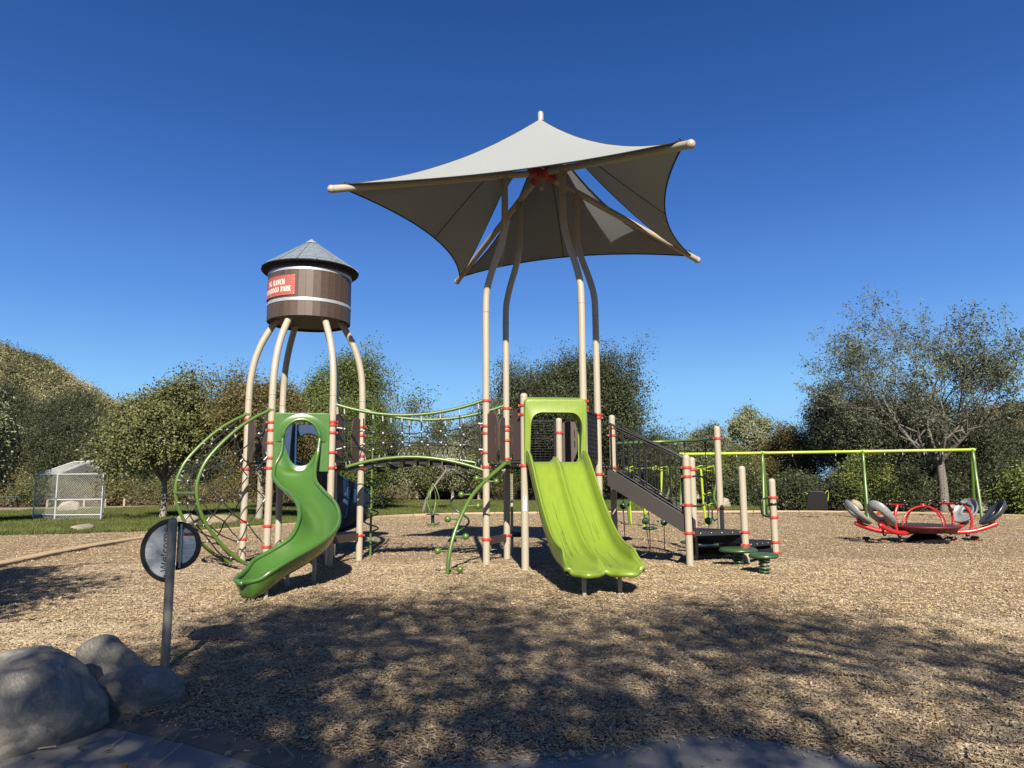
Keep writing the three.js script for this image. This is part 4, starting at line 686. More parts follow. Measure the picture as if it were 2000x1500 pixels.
// ---------------------------------------------------------------- leaf-shaped spinner
{
  const t = thing('leaf_spinner', 'small green spinner with leaf shaped cage of bars on a round plate', 'spinner', [-2.79, 0, -25.7]);
  part('stem', [bar(V(0, -.1, 0), V(0, .16, 0), .07, { seg: 14 })], mat.green, t); part('stem_sleeve', bar(V(0, .16, 0), V(0, .42, 0), .06, { seg: 14 }), mat.black, t);
  part('plate', at(lathe([[0, .02], [.22, .015], [.24, 0], [.22, -.015], [0, -.02]], 28), 0, .45, 0), mat.deck, t);
  for (let k = 0; k < 4; k++) { const a = k * Math.PI / 2 + .35, P = (r, y) => V(r * Math.cos(a), y, r * Math.sin(a)); part('cage_bar', tube([P(.05, .47), P(.17, .72), P(.235, .95), P(.2, 1.15), P(.1, 1.38), P(.02, 1.48)], .019, { seg: 8, n: 24 }), mat.green, t); }
  part('top_ball', ball(0, 1.49, 0, .04), mat.green, t);
  for (const s of [-1, 1]) part('foot_bar', tube([[0, .08, 0], [s * .14, .1, .02], [s * .24, .2, .03]], .014, { seg: 7 }), mat.black, t);
}
// ---------------------------------------------------------------- swing set
{
  const t = thing('swing_set', 'long swing set with lime top beam and green curved legs', 'swing set');
  const A = V(7.2, 2.68, -31), B = V(17.95, 2.68, -28.5), P = u => V().lerpVectors(A, B, u), d = V().subVectors(B, A).normalize(), n = V(-d.z, 0, d.x);
  part('top_beam', bar(P(-.003), P(1.003), .06, { seg: 14 }), mat.limeBar, t);
  for (const [u, ends] of [[0, [.95, -1]], [.295, [1, -1]], [.642, [1, -1]], [1, [1, -1]]]) { const p = P(u), n = V(-.4, 0, .917); for (const s of ends.map(q => q * .85)) part('leg', tube([p.clone().add(V(0, -.01, 0)), p.clone().addScaledVector(n, s * .12).add(V(0, -.05, 0)), p.clone().addScaledVector(n, s * .26).add(V(0, -.3, 0)), p.clone().addScaledVector(n, s * .4).add(V(0, -.9, 0)), p.clone().addScaledVector(n, s * .75).setY(.8), p.clone().addScaledVector(n, s * 1.0).setY(-.1)], .06, { seg: 12, n: 40 }), mat.green, t); part('beam_cap', bar(P(u - .006), P(u + .006), .072, { seg: 14, cap: 'round' }), mat.limeBar, t); }
  const hg = [.09, .2, .4, .55, .715, .775, .845, .905];
  for (const u of hg) { const q = P(u), o = part('hanger', [bar(P(u - .003), P(u + .003), .067, { seg: 14 })], mat.limeBar, t); part('hook', bar(q.clone().add(V(0, -.06, 0)), q.clone().add(V(0, -.16, 0)), .018), mat.ferrule, o); }
  // chains: alternating small links
  const chain = (a, b) => { const L = a.distanceTo(b), k = Math.round(L / .05), g = []; for (let i = 0; i < k; i++) { const p = V().lerpVectors(a, b, i / k), q = V().lerpVectors(a, b, (i + .8) / k); g.push(beam(p, q, i % 2 ? .016 : .005, i % 2 ? .005 : .016)); } return g; };
  for (const [u0, u1, l] of [[.715, .775, 'black belt swing on chains, left one in the right bay'], [.845, .905, 'black belt swing on chains, beside the right end legs']]) {
    const s = thing('belt_swing', l, 'swing', [0, 0, 0], 'belt swings on the lime beam'), a = P(u0).add(V(0, -.16, 0)), b = P(u1).add(V(0, -.16, 0)), sa = P(u0 + .006).setY(.72), sb = P(u1 - .006).setY(.72);
    for (const [x, y] of [[a, sa], [b, sb]]) part('chain', chain(x, y), mat.rope, s);
    const rows = []; for (let i = 0; i <= 12; i++) { const q = i / 12, p = V().lerpVectors(sa, sb, q); p.y -= .2 * Math.sin(Math.PI * q); rows.push([-.08, .08].map(w => p.clone().addScaledVector(n, w)).concat([.08, -.08].map(w => p.clone().addScaledVector(n, w).add(V(0, -.014, 0))))); }
    part('belt_seat', gridGeo(rows, true), mat.black, s); for (const p of [sa, sb]) part('shackle', ball(p.x, p.y, p.z, .028, 8, 6), mat.ferrule, s);
  }
  const s = thing('adaptive_swing', 'black high backed bucket swing with lime harness bars', 'swing'), c = P(.475); c.y = .45;
  const u = new THREE.Matrix4().makeBasis(d, V(0, 1, 0), n).setPosition(c);
  const bk = new THREE.Shape(); bk.moveTo(-.36, -.05); bk.quadraticCurveTo(-.4, .3, -.3, .55); bk.lineTo(-.26, .64); bk.quadraticCurveTo(0, .7, .26, .64); bk.lineTo(.3, .55); bk.quadraticCurveTo(.4, .3, .36, -.05); bk.quadraticCurveTo(0, -.1, -.36, -.05);
  const bg = new THREE.ExtrudeGeometry(bk, { depth: .1, bevelEnabled: true, bevelSize: .03, bevelThickness: .03, bevelSegments: 3 }); bg.rotateX(.12); bg.applyMatrix4(u); part('seat_shell', bg, mat.black, s);
  const sg = box(.66, .1, .5, 0, -.02, -.22, .04); sg.applyMatrix4(u); part('seat_pan', sg, mat.black, s);
  const hb = tube([[.3, .5, .02], [.42, .66, -.1], [.5, .62, -.25], [.5, .4, -.35], [.42, .1, -.35], [.3, .0, -.2]], .022, { seg: 8 }); hb.applyMatrix4(u); part('harness_bar', hb, mat.limeBar, s);
  const hb2 = tube([[-.3, .5, .02], [-.42, .6, -.1], [-.46, .5, -.25], [-.4, .3, -.3]], .022, { seg: 8 }); hb2.applyMatrix4(u); part('harness_bar', hb2, mat.limeBar, s);
  for (const [k, sx] of [[.4, -.34], [.55, .34]]) { const p = P(k).add(V(0, -.16, 0)); part('chain', chain(p, V(sx, .5, .02).applyMatrix4(u)), mat.rope, s); }
}
// ---------------------------------------------------------------- red four-seat seesaw carousel
{
  const t = thing('seesaw_carousel', 'red four seat spinning seesaw with grey ring seats and domed centre bars', 'seesaw', [9.9, 0, -17.8]);
  const C = (r, a, y) => V(r * Math.cos(a), y, -r * Math.sin(a));
  part('base_cone', lathe([[0, .3], [.16, .3], [.3, .18], [.5, .06], [.66, -.06]], 28), mat.black, t);
  part('disc', at(lathe([[0, .03], [.7, .03], [.76, .02], [.77, 0], [.76, -.03], [.6, -.14], [.3, -.17], [0, -.17]], 40), 0, .42, 0), M(.12, .008, .01, .5), t);
  part('deck_skin', at(lathe([[0, .004], [.69, .004], [.71, 0]], 40), 0, .45, 0), mat.darkgrey, t);
  for (let k = 0; k < 4; k++) { const a = k * Math.PI / 2 + .2, pts = []; for (let i = 0; i <= 10; i++) { const q = i / 10 * Math.PI / 2; pts.push(C(.6 * Math.cos(q), a, .44 + .45 * Math.sin(q))); } part('dome_bar', tube(pts, .02, { seg: 10, smoothPath: false }), mat.red, t); }
  part('dome_knob', ball(0, .9, 0, .06), mat.red, t);
  for (let k = 0; k < 4; k++) {
    const a = [172, 206, 24, -12][k] * D2R, d = C(1, a, 0), dark = k === 3;
    const arm = part('arm', tube([C(.3, a, .32), C(.7, a, .28), C(1.05, a, .31), C(1.35, a, .4), C(1.55, a, .48)], .055, { seg: 12, cap: 'round', n: 30 }), mat.red, t);
    part('stop_ball', [ball(C(.92, a, .24).x, .22, C(.92, a, 0).z, .045)], mat.black, arm);
    const hb = part('handle_post', tube([C(.98, a, .29), C(1.04, a, .55), C(1.0, a, .78), C(.9, a, .93)], .032, { seg: 10 }), mat.red, t), q = V(-d.z, 0, d.x), top = C(.9, a, .94);
    part('handle_bar', bar(top.clone().addScaledVector(q, -.2), top.clone().addScaledVector(q, .2), .024, { seg: 10 }), mat.red, hb);
    for (const s of [-1, 1]) part('grip', ball(...top.clone().addScaledVector(q, s * .22).toArray(), .045), mat.black, hb);
    // ring seat: an oval dish with a hole, tipped up and outwards
    const rows = []; for (let i = 0; i < 40; i++) { const th = i / 40 * 6.283, c = Math.cos(th), q = Math.sin(th), row = [], E = (k, h) => { const ax = lerp(.15, .385, k), bx = lerp(.115, .29, k), ox = lerp(.085, 0, k); row.push(V(ox + ax * c, h + .07 * k * Math.max(0, c) + .02 * k * k, bx * q)); }; for (const [k, h] of [[0, .012], [.06, .03], [.18, .026], [.4, .0], [.7, .004], [.9, .035], [.98, .05], [1.03, .045], [1.05, .02], [.98, -.02], [.7, -.055], [.35, -.055], [.1, -.035], [0, -.015]]) E(k, h); rows.push(row); } rows.push(rows[0].map(p => p.clone()));
    const g = mergeVertices(gridGeo(rows, true), 1e-4); g.computeVertexNormals(); g.rotateZ(.72);
    g.applyMatrix4(new THREE.Matrix4().makeBasis(d, V(0, 1, 0), V().crossVectors(d, V(0, 1, 0))).setPosition(C(1.54, a, .7)));
    part('seat', g, dark ? mat.darkgrey : mat.grey, t); part('seat_stem', bar(C(1.42, a, .42), C(1.5, a, .6), .05, { seg: 12 }), mat.red, arm);
  }
  [[-1.37, -.1], [-.83, .45], [.65, .0], [1.25, -.1]].forEach(([x, z], i) => { const b = thing('bumper_stop', ['short red ground bumper with black cap under the left seat', 'short red ground bumper with black cap at the front of the seesaw', 'short black capped bumper right behind the seesaw base', 'short black capped bumper under the dark seat'][i], 'bumper', [9.9 + x, 0, -17.8 + z], 'bumpers round the seesaw'); part('stem', bar(V(0, -.1, 0), V(0, .1, 0), .04), mat.red, b); part('cap', at(lathe([[0, .05], [.07, .045], [.095, .015], [.09, -.01], [.04, -.03], [0, -.03]], 20), 0, .12, 0), mat.black, b); });
}
// ---------------------------------------------------------------- welcome sign
{
  const t = thing('welcome_sign', 'round black rimmed welcome sign on a grey pole by the boulders', 'sign', [-2.84, 0, -6.17]);
  part('pole', tube([[0, -.15, 0], [0, 1.2, 0]], .036, { smoothPath: false, seg: 20, cap: 'round' }), M(.33, .305, .27, .5, { metal: .2, map: rep(texWear, 1, 3) }), t);
  const half = (R, side, cx, cy, tex, z, name) => { // part of a round plate: a rim and a printed face, cut off along the pole
    const a0 = side < 0 ? Math.PI / 2 : -Math.PI / 2, r = R - .034, rim = new THREE.Shape();
    for (let i = 0; i <= 40; i++) { const q = a0 + Math.PI * i / 40; i ? rim.lineTo(R * Math.cos(q), R * Math.sin(q)) : rim.moveTo(R * Math.cos(q), R * Math.sin(q)); }
    for (let i = 40; i >= 0; i--) { const q = a0 + Math.PI * i / 40; rim.lineTo(r * Math.cos(q), r * Math.sin(q)); } rim.closePath();
    const rg = new THREE.ExtrudeGeometry(rim, { depth: .016, bevelEnabled: true, bevelSize: .003, bevelThickness: .003, bevelSegments: 2, curveSegments: 30 });
    const grp = new THREE.Group(); grp.name = name; grp.position.set(cx, cy, z); t.add(grp); part('rim', rg, mat.black, grp);
    const fs = new THREE.Shape(); fs.absarc(0, 0, r + .004, a0, a0 + Math.PI, false); fs.closePath(); const fg = new THREE.ExtrudeGeometry(fs, { depth: .006, bevelEnabled: false, curveSegments: 30 });
    const p = fg.attributes.position, uv = fg.attributes.uv; for (let i = 0; i < p.count; i++) uv.setXY(i, side < 0 ? (p.getX(i) + R) / R : p.getX(i) / R, (p.getY(i) + R) / (2 * R)); fg.translate(0, 0, .006);
    part('printed_face', fg, new THREE.MeshStandardMaterial({ map: tex, roughness: .35, metalness: .15 }), grp);
    for (const y of [R - .045, -R + .045]) { part('bracket', box(.05, .04, .014, side * .028, y, .018, .008), mat.black, grp); const b = part('bolt', boltGeo, mat.steel, grp); b.position.set(side * .034, y, .027); }
    return grp;
  };
  const left = canvasTex(512, 1024, (c, w, h) => {
    c.fillStyle = '#9da2a7'; c.fillRect(0, 0, w, h);
    c.save(); c.translate(w - 165, h * .835); c.rotate(-Math.PI / 2); c.fillStyle = '#0b0c0e'; c.font = '178px sans-serif'; c.scale(.98, 1); c.textBaseline = 'alphabetic'; c.fillText('Welcome', 0, 118); c.restore();
    c.fillStyle = '#3c4350'; const lines = [[.36, .2], [.43, .62], [.452, .66], [.474, .36], [.496, .5], [.518, .66], [.54, .62], [.562, .44], [.584, .5], [.63, .62], [.652, .4], [.674, .54]];
    for (const [y, l] of lines) { const x1 = w * .42, x0 = x1 - l * w * .42; for (let x = x0; x < x1 - 4; x += 15) c.fillRect(x, h * y, Math.min(11, x1 - x), 7); }
    c.strokeStyle = '#8f8580'; c.lineWidth = 5; c.beginPath(); for (let i = 0; i < 4; i++) { c.moveTo(190 + i * 28, 300); c.quadraticCurveTo(196 + i * 28, 235, 214 + i * 28, 300); } c.stroke();
  });
  const right = canvasTex(512, 1024, (c, w, h) => {
    c.fillStyle = '#a8abae'; c.fillRect(0, 0, w, h); c.fillStyle = '#cccfd0'; c.fillRect(130, 240, 340, 640); c.fillStyle = '#a54524'; c.fillRect(130, 240, 340, 66); c.fillStyle = '#2a1a14'; c.font = 'bold 50px sans-serif'; c.fillText('WARNING', 165, 291);
    c.fillStyle = '#8b949b'; for (const [y0, n] of [[350, 5], [480, 7], [640, 4], [740, 4]]) for (let i = 0; i < n; i++) for (let x = 140; x < 440 - (i === n - 1 ? 130 : 0); x += 24) c.fillRect(x, y0 + i * 19, 18, 8);
  });
  half(.262, -1, -.012, .962, left, -.052, 'large_half_plate'); half(.196, 1, .02, 1.0, right, -.07, 'small_half_plate');
  part('back_strap', box(.02, .36, .012, .055, 1.0, -.045), mat.steel, t);
}
// ---------------------------------------------------------------- boulders
{
  const tex = dataTex(512, (u, v) => { const s = rnd(), n = .78 + .22 * tn(u, v, 5, 61) + .2 * tn(u, v, 23, 62) + .14 * tn(u, v, 80, 63), st = clamp(.5 + 1.6 * tn(u, v, 3, 64), 0, 1), k = (s < .1 ? .5 : s > .94 ? 1.3 : 1) * lerp(.78, 1.06, st); return [n * k, n * k * .975, n * k * .94]; });
  const granite = M(.42, .4, .365, .9, { map: rep(tex, 2, 2), bumpMap: rep(tex, 2, 2), bumpScale: .012 }), pale = M(.5, .45, .36, .9, { map: rep(tex, 2, 2), bumpMap: rep(tex, 2, 2), bumpScale: .02 }), tan = M(.36, .28, .18, .9, { map: rep(tex, 2, 2) });
  function rock(sx, sy, sz, s, det, rough = .22, cuts = 11) { // a ball broken by flat planes, then weathered
    const g = mergeVertices(new THREE.IcosahedronGeometry(1, det), 1e-5), p = g.attributes.position, uv = [], old = seed, P = []; seed = Math.floor(s * 1000);
    for (let i = 0; i < cuts; i++) P.push([V(gauss(), gauss() * .8 + .15, gauss()).normalize(), rr(.68, .9)]);
    seed = old;
    for (let i = 0; i < p.count; i++) {
      const v = V(p.getX(i), p.getY(i), p.getZ(i)), q = v.clone();
      let r = 1.02; for (const [n, d] of P) { const c = v.dot(n); if (c > .05) { const lim = d / c; r = -Math.log(Math.exp(-r * 16) + Math.exp(-lim * 16)) / 16; } }
      const ridge = 1 - Math.abs(fbm(q.x * 1.7 + s, q.y * 2.3, q.z * 1.7 - s, 3)) * 2.4;
      r *= 1 + rough * .55 * fbm(q.x * 1.3 + s, q.y * 1.3 + s * 2, q.z * 1.3 - s, 3) + .03 * fbm(q.x * 6 + s, q.y * 6, q.z * 6, 3) - .035 * Math.pow(clamp(ridge, 0, 1), 9);
      v.multiplyScalar(r); if (v.y < -.6) v.y = -.6; p.setXYZ(i, v.x * sx, v.y * sy, v.z * sz); uv.push(v.x * sx * 1.1 + v.y * .3, v.z * sz * 1.1 + v.y * sy * 1.1);
    }
    g.setAttribute('uv', new THREE.Float32BufferAttribute(uv, 2)); g.computeVertexNormals(); return g;
  }
  const put = (g, m, x, y, z, ry, label, cat = 'boulder') => { const o = part('boulder', g, m); o.position.set(x, y, z); o.rotation.y = ry; tag(o, label, cat); return o; };
  put(rock(.66, .5, .5, 3.1, 32, .3), granite, -3.2, .06, -4.6, .3, 'large grey granite boulder at the left corner beside the walk');
  put(rock(.31, .3, .3, 8.4, 24, .26), granite, -3.13, .05, -5.85, .2, 'mid sized grey boulder behind, left of the sign pole foot');
  put(rock(.37, .25, .27, 5.7, 24, .26), granite, -2.58, .03, -5.33, .1, 'low rounded grey boulder at the sign pole foot');
  put(rock(.15, .2, .17, 12.2, 14, .2), M(.11, .115, .12, .9, { map: tex }), -2.97, .06, -5.3, .7, 'small dark stone wedged between the front boulders');
  const far = [[-14.1, .13, -24.2, .58, .17, .3, pale, 'long pale stone lying on the lawn edge near the backstop'], [-12.1, .2, -27.4, .5, .26, .4, pale, 'white rounded stone at the kerb behind the net climber'], [-10.9, .15, -27.6, .62, .33, .5, tan, 'tan boulder left of the tower posts beyond the kerb'], [-25.2, .3, -41.8, .62, .42, .5, pale, 'pale boulder behind the wire backstop'], [11.9, .25, -41.5, .55, .36, .45, pale, 'white boulder on the lawn between the short posts'], [16.9, .3, -36.4, .5, .32, .4, pale, 'pale stone behind the swing legs near the left seesaw seats'], [22.1, .18, -34.6, .5, .26, .4, pale, 'pale stone beyond the kerb right of the swing set'], [21.0, .2, -34.9, .4, .28, .35, pale, 'small pale stone at the right swing leg']];
  for (const [x, y, z, sx, sy, sz, m, l] of far) put(rock(sx, sy, sz, Math.abs(x) * 1.7, 12, .25), m, x, y, z, rnd() * 3, l);
}
// ---------------------------------------------------------------- wire baseball backstop
{
  const t = thing('backstop', 'galvanised chain link backstop with sloping hood on the lawn', 'backstop');
  const b = [V(-20.75, 0, -31.9), V(-19.0, 0, -30.6), V(-17.17, 0, -30.75), V(-18.0, 0, -32.4)], H = 2.0, tp = b.map(p => p.clone().setY(H)), r0 = V(-19.35, 2.56, -32.2), r1 = V(-18.55, 2.6, -32.3);
  b.forEach((p, i) => part('post', bar(p.clone().setY(-.1), tp[i], .032, { seg: 8 }), mat.galv, t));
  for (let i = 0; i < 3; i++) { for (const y of [.08, .32, .95, H]) part('rail', bar(b[i].clone().setY(y), b[i + 1].clone().setY(y), .024, { seg: 7 }), mat.galv, t); }
  for (const [p, q] of [[tp[0], r0], [tp[1], r0.clone().lerp(r1, .95)], [tp[2], r1], [tp[3], r1], [r0, r1]]) part('hood_rail', bar(p, q, .024, { seg: 7 }), mat.galv, t);
  const wire = M(.6, .61, .6, .5, { metal: .4 });
  const mesh = (A, B, Cc, Dd) => { // diagonal wires on the quad A-B (bottom) D-C (top)
    const w = A.distanceTo(B), h = A.distanceTo(Dd), pitch = .095, g = [], Q = (x, y) => V().lerpVectors(V().lerpVectors(A, B, x / w), V().lerpVectors(Dd, Cc, x / w), y / h);
    for (let k = -h; k < w; k += pitch) { const x0 = Math.max(k, 0), x1 = Math.min(k + h, w); if (x1 - x0 < .02) continue; g.push(bar(Q(x0, x0 - k), Q(x1, x1 - k), .0034, { seg: 3, cap: 'none' })); g.push(bar(Q(w - x0, x0 - k), Q(w - x1, x1 - k), .0034, { seg: 3, cap: 'none' })); }
    part('chain_link', g, wire, t);
  };
  for (let i = 0; i < 3; i++) mesh(b[i], b[i + 1], tp[i + 1], tp[i]);
  mesh(tp[1], tp[2], r1, r0.clone().lerp(r1, .5)); mesh(tp[0], tp[1], r0.clone().lerp(r1, .95), r0); mesh(tp[2], tp[3], r1.clone().add(V(.01, 0, 0)), r1);
}
// ---------------------------------------------------------------- picnic table and low posts by the path
{
  const t = thing('picnic_table', 'dark green picnic table with attached benches far left by the path', 'picnic table', [-36.2, .03, -52.5]); t.rotation.y = .25; const m = M(.03, .045, .04, .6);
  for (let i = 0; i < 5; i++) part('table_board', box(1.9, .045, .145, 0, .75, (i - 2) * .155, .006), m, t);
  for (const s of [-1, 1]) { for (const k of [0, 1]) part('bench_board', box(1.9, .04, .14, 0, .44, s * (.68 + k * .15), .006), m, t); for (const x of [-.6, .6]) part('leg', [beam(V(x, 0, s * .62), V(x, .72, s * .2), .05, .08)], m, t); }
  for (const x of [-.6, .6]) part('cross_beam', box(.05, .08, 1.6, x, .4, 0), m, t);
  const spots = [[-33.5, -53], [-31.2, -53.6], [-28.6, -54.2], [-25.9, -56.5], [-24.4, -59.5], [-22.7, -62.5], [-20.3, -66], [-29.9, -54]];
  const w = M(.45, .36, .26, .9, { map: texWear });
  spots.forEach(([x, z], i) => { const p = thing('bollard', 'short weathered wooden post along the far path, ' + ['outermost left by the picnic table', 'second from the picnic table', 'third, behind the backstop', 'right of the backstop', 'behind the sycamore trunk', 'behind the net climber bars', 'behind the front tower posts', 'behind the backstop wire'][i], 'post', [x, 0, z], 'low wooden posts along the far path'); part('stake', lathe([[.08, -.1], [.08, .5], [.07, .56], [0, .57]], 10), w, p); });
}
// ---------------------------------------------------------------- houses beyond the trees on the right
{
  const stucco = M(.5, .42, .33, .9, { map: texWear }), tileM = M(.36, .25, .18, .85, { map: texWear }), trim = M(.7, .66, .6, .7), glass = M(.03, .035, .04, .1);
  const house = (label, x, z, y, w, d, h, rise, ry) => {
    const t = thing('house', label, 'house', [x, y, z]); t.rotation.y = ry; part('wall', box(w, h + 6, d, 0, h / 2 - 3, 0), stucco, t);
    const roof = new THREE.Group(); roof.name = 'roof'; t.add(roof);
    for (const s of [-1, 1]) for (let k = 0; k < 9; k++) { const u0 = k / 9, u1 = (k + 1.15) / 9, P = u => V(0, h + rise * (1 - u), s * (d / 2 + .5) * u); const a = P(u0), b = P(u1); const g = new THREE.BoxGeometry(w + 1, .07, a.distanceTo(b)); g.rotateX(s * Math.atan2(rise, d / 2 + .5)); g.translate(0, (a.y + b.y) / 2 + .05 + k * .004, (a.z + b.z) / 2); part('tile_course', g, tileM, roof); }
    part('fascia', [box(w + 1.02, .22, .06, 0, h - .14, d / 2 + .52), beam(V(-w / 2 - .5, h - .1, d / 2 + .5), V(-w / 2 - .5, h + rise - .05, 0), .06, .22)], trim, roof);
    const gable = new THREE.Shape(); gable.moveTo(-d / 2, 0); gable.lineTo(d / 2, 0); gable.lineTo(0, rise); const gg = new THREE.ExtrudeGeometry(gable, { depth: w - .1, bevelEnabled: false }); gg.rotateY(Math.PI / 2); gg.translate(-w / 2 + .05, h, 0); part('gable', gg, stucco, t);
    for (const wx of [-w * .3, w * .25]) { const f = part('window', box(1.3, 1.3, .1, wx, h * .55, d / 2 + .02), trim, t); part('pane', box(1.1, 1.1, .03, wx, h * .55, d / 2 + .07), glass, f); }
    const ch = part('chimney', box(.8, 1.8, .8, -w * .12, h + rise * .6, -d * .1), stucco, roof); part('chimney_cap', box(1, .15, 1, -w * .12, h + rise * .6 + .97, -d * .1), trim, ch);
  };
  house('tan stucco house with brown tile roof behind the right bushes', 66, -88, 0, 11, 8, 3.2, 1.6, -.35);
  house('pale house with tile roof higher up near the dry hill', 86, -118, 3, 12, 8, 3.2, 1.7, .3);
}
// ---------------------------------------------------------------- foliage
function spray(n, L, W, spread, droop = 0) { // a tuft of n pointed leaves round a twig end
  const pos = [];
  for (let i = 0; i < n; i++) {
    const c = V(gauss(), gauss() * .8, gauss()).multiplyScalar(spread * .5), d = V(gauss(), gauss() * .6 - droop, gauss()).normalize(), s = V(gauss(), gauss(), gauss()).cross(d).normalize(), u = V().crossVectors(s, d), l = L * rr(.7, 1.3), w = W * rr(.7, 1.3);
    const a = c, b = c.clone().addScaledVector(d, l * .45).addScaledVector(s, w * .5).addScaledVector(u, w * .15), e = c.clone().addScaledVector(d, l), f = c.clone().addScaledVector(d, l * .45).addScaledVector(s, -w * .5).addScaledVector(u, w * .15);
    for (const p of [a, b, e, a, e, f]) pos.push(p.x, p.y, p.z);
  }
  const g = new THREE.BufferGeometry(); g.setAttribute('position', new THREE.Float32BufferAttribute(pos, 3)); g.computeVertexNormals(); return g;
}
const leafMat = new THREE.MeshPhysicalMaterial({ roughness: .5, side: THREE.DoubleSide, transmission: .12, thickness: 0, specularIntensity: .5 });
leafMat.color.setRGB(1, 1, 1);
const SP = { broad: spray(24, .125, .085, .52), mid: spray(28, .1, .058, .5), fine: spray(30, .085, .04, .5), far: spray(34, .17, .105, .95), wisp: spray(11, .13, .038, .28, .5), near: spray(16, .1, .055, .4) };
const barkTex = dataTex(256, (u, v) => { const n = .62 + .35 * tn(u, v * .35, 14, 71) + .28 * tn(u, v, 6, 72) + .2 * (rnd() - .5); return [n, n * .97, n * .93]; });
const bark = { light: M(.4, .375, .34, .9, { map: rep(barkTex, 2, 6), bumpMap: rep(barkTex, 2, 6), bumpScale: .02 }), pale: M(.5, .44, .36, .9, { map: rep(barkTex, 2, 6), bumpMap: rep(barkTex, 2, 6), bumpScale: .02 }), grey: M(.27, .245, .215, .9, { map: rep(barkTex, 2, 6), bumpMap: rep(barkTex, 2, 6), bumpScale: .03 }), dark: M(.1, .078, .06, .95, { map: rep(barkTex, 2, 6), bumpMap: rep(barkTex, 2, 6), bumpScale: .03 }) };
function leaves(list, geo, cols, parent, name = 'crown') { // list of [x, y, z, scale, tone]
  const im = new THREE.InstancedMesh(geo, leafMat, list.length), m4 = new THREE.Matrix4(), q = new THREE.Quaternion(), e = new THREE.Euler(), c = new THREE.Color();
  list.forEach(([x, y, z, s, t], i) => { m4.compose(V(x, y, z), q.setFromEuler(e.set(rnd() * 6.28, rnd() * 6.28, rnd() * 6.28)), V(s, s, s)); im.setMatrixAt(i, m4); const k = clamp(t, 0, .999) * (cols.length - 1), a = cols[Math.floor(k)], b = cols[Math.ceil(k)], f = k % 1, v = rr(.42, .84); im.setColorAt(i, c.setRGB(lerp(a[0], b[0], f) * v, lerp(a[1], b[1], f) * v, lerp(a[2], b[2], f) * v)); });
  im.name = name; im.castShadow = im.receiveShadow = true; im.userData.kind = 'stuff'; parent.add(im); return im;
}
const LC = {
  syc: [[.09, .105, .03], [.15, .16, .055], [.2, .2, .09]], oak: [[.038, .05, .021], [.058, .073, .03], [.088, .102, .048]], brown: [[.10, .085, .03], [.16, .13, .045], [.13, .12, .04]], green: [[.07, .1, .024], [.11, .145, .035], [.15, .17, .05]],
  pale: [[.13, .15, .06], [.22, .24, .12], [.33, .35, .22]], row: [[.07, .085, .026], [.12, .135, .045], [.17, .17, .075]], dense: [[.035, .046, .02], [.055, .068, .03], [.085, .095, .045]], bush: [[.07, .1, .022], [.12, .155, .035], [.17, .2, .05]], sparse: [[.06, .078, .042], [.105, .125, .068], [.17, .185, .11]],
};
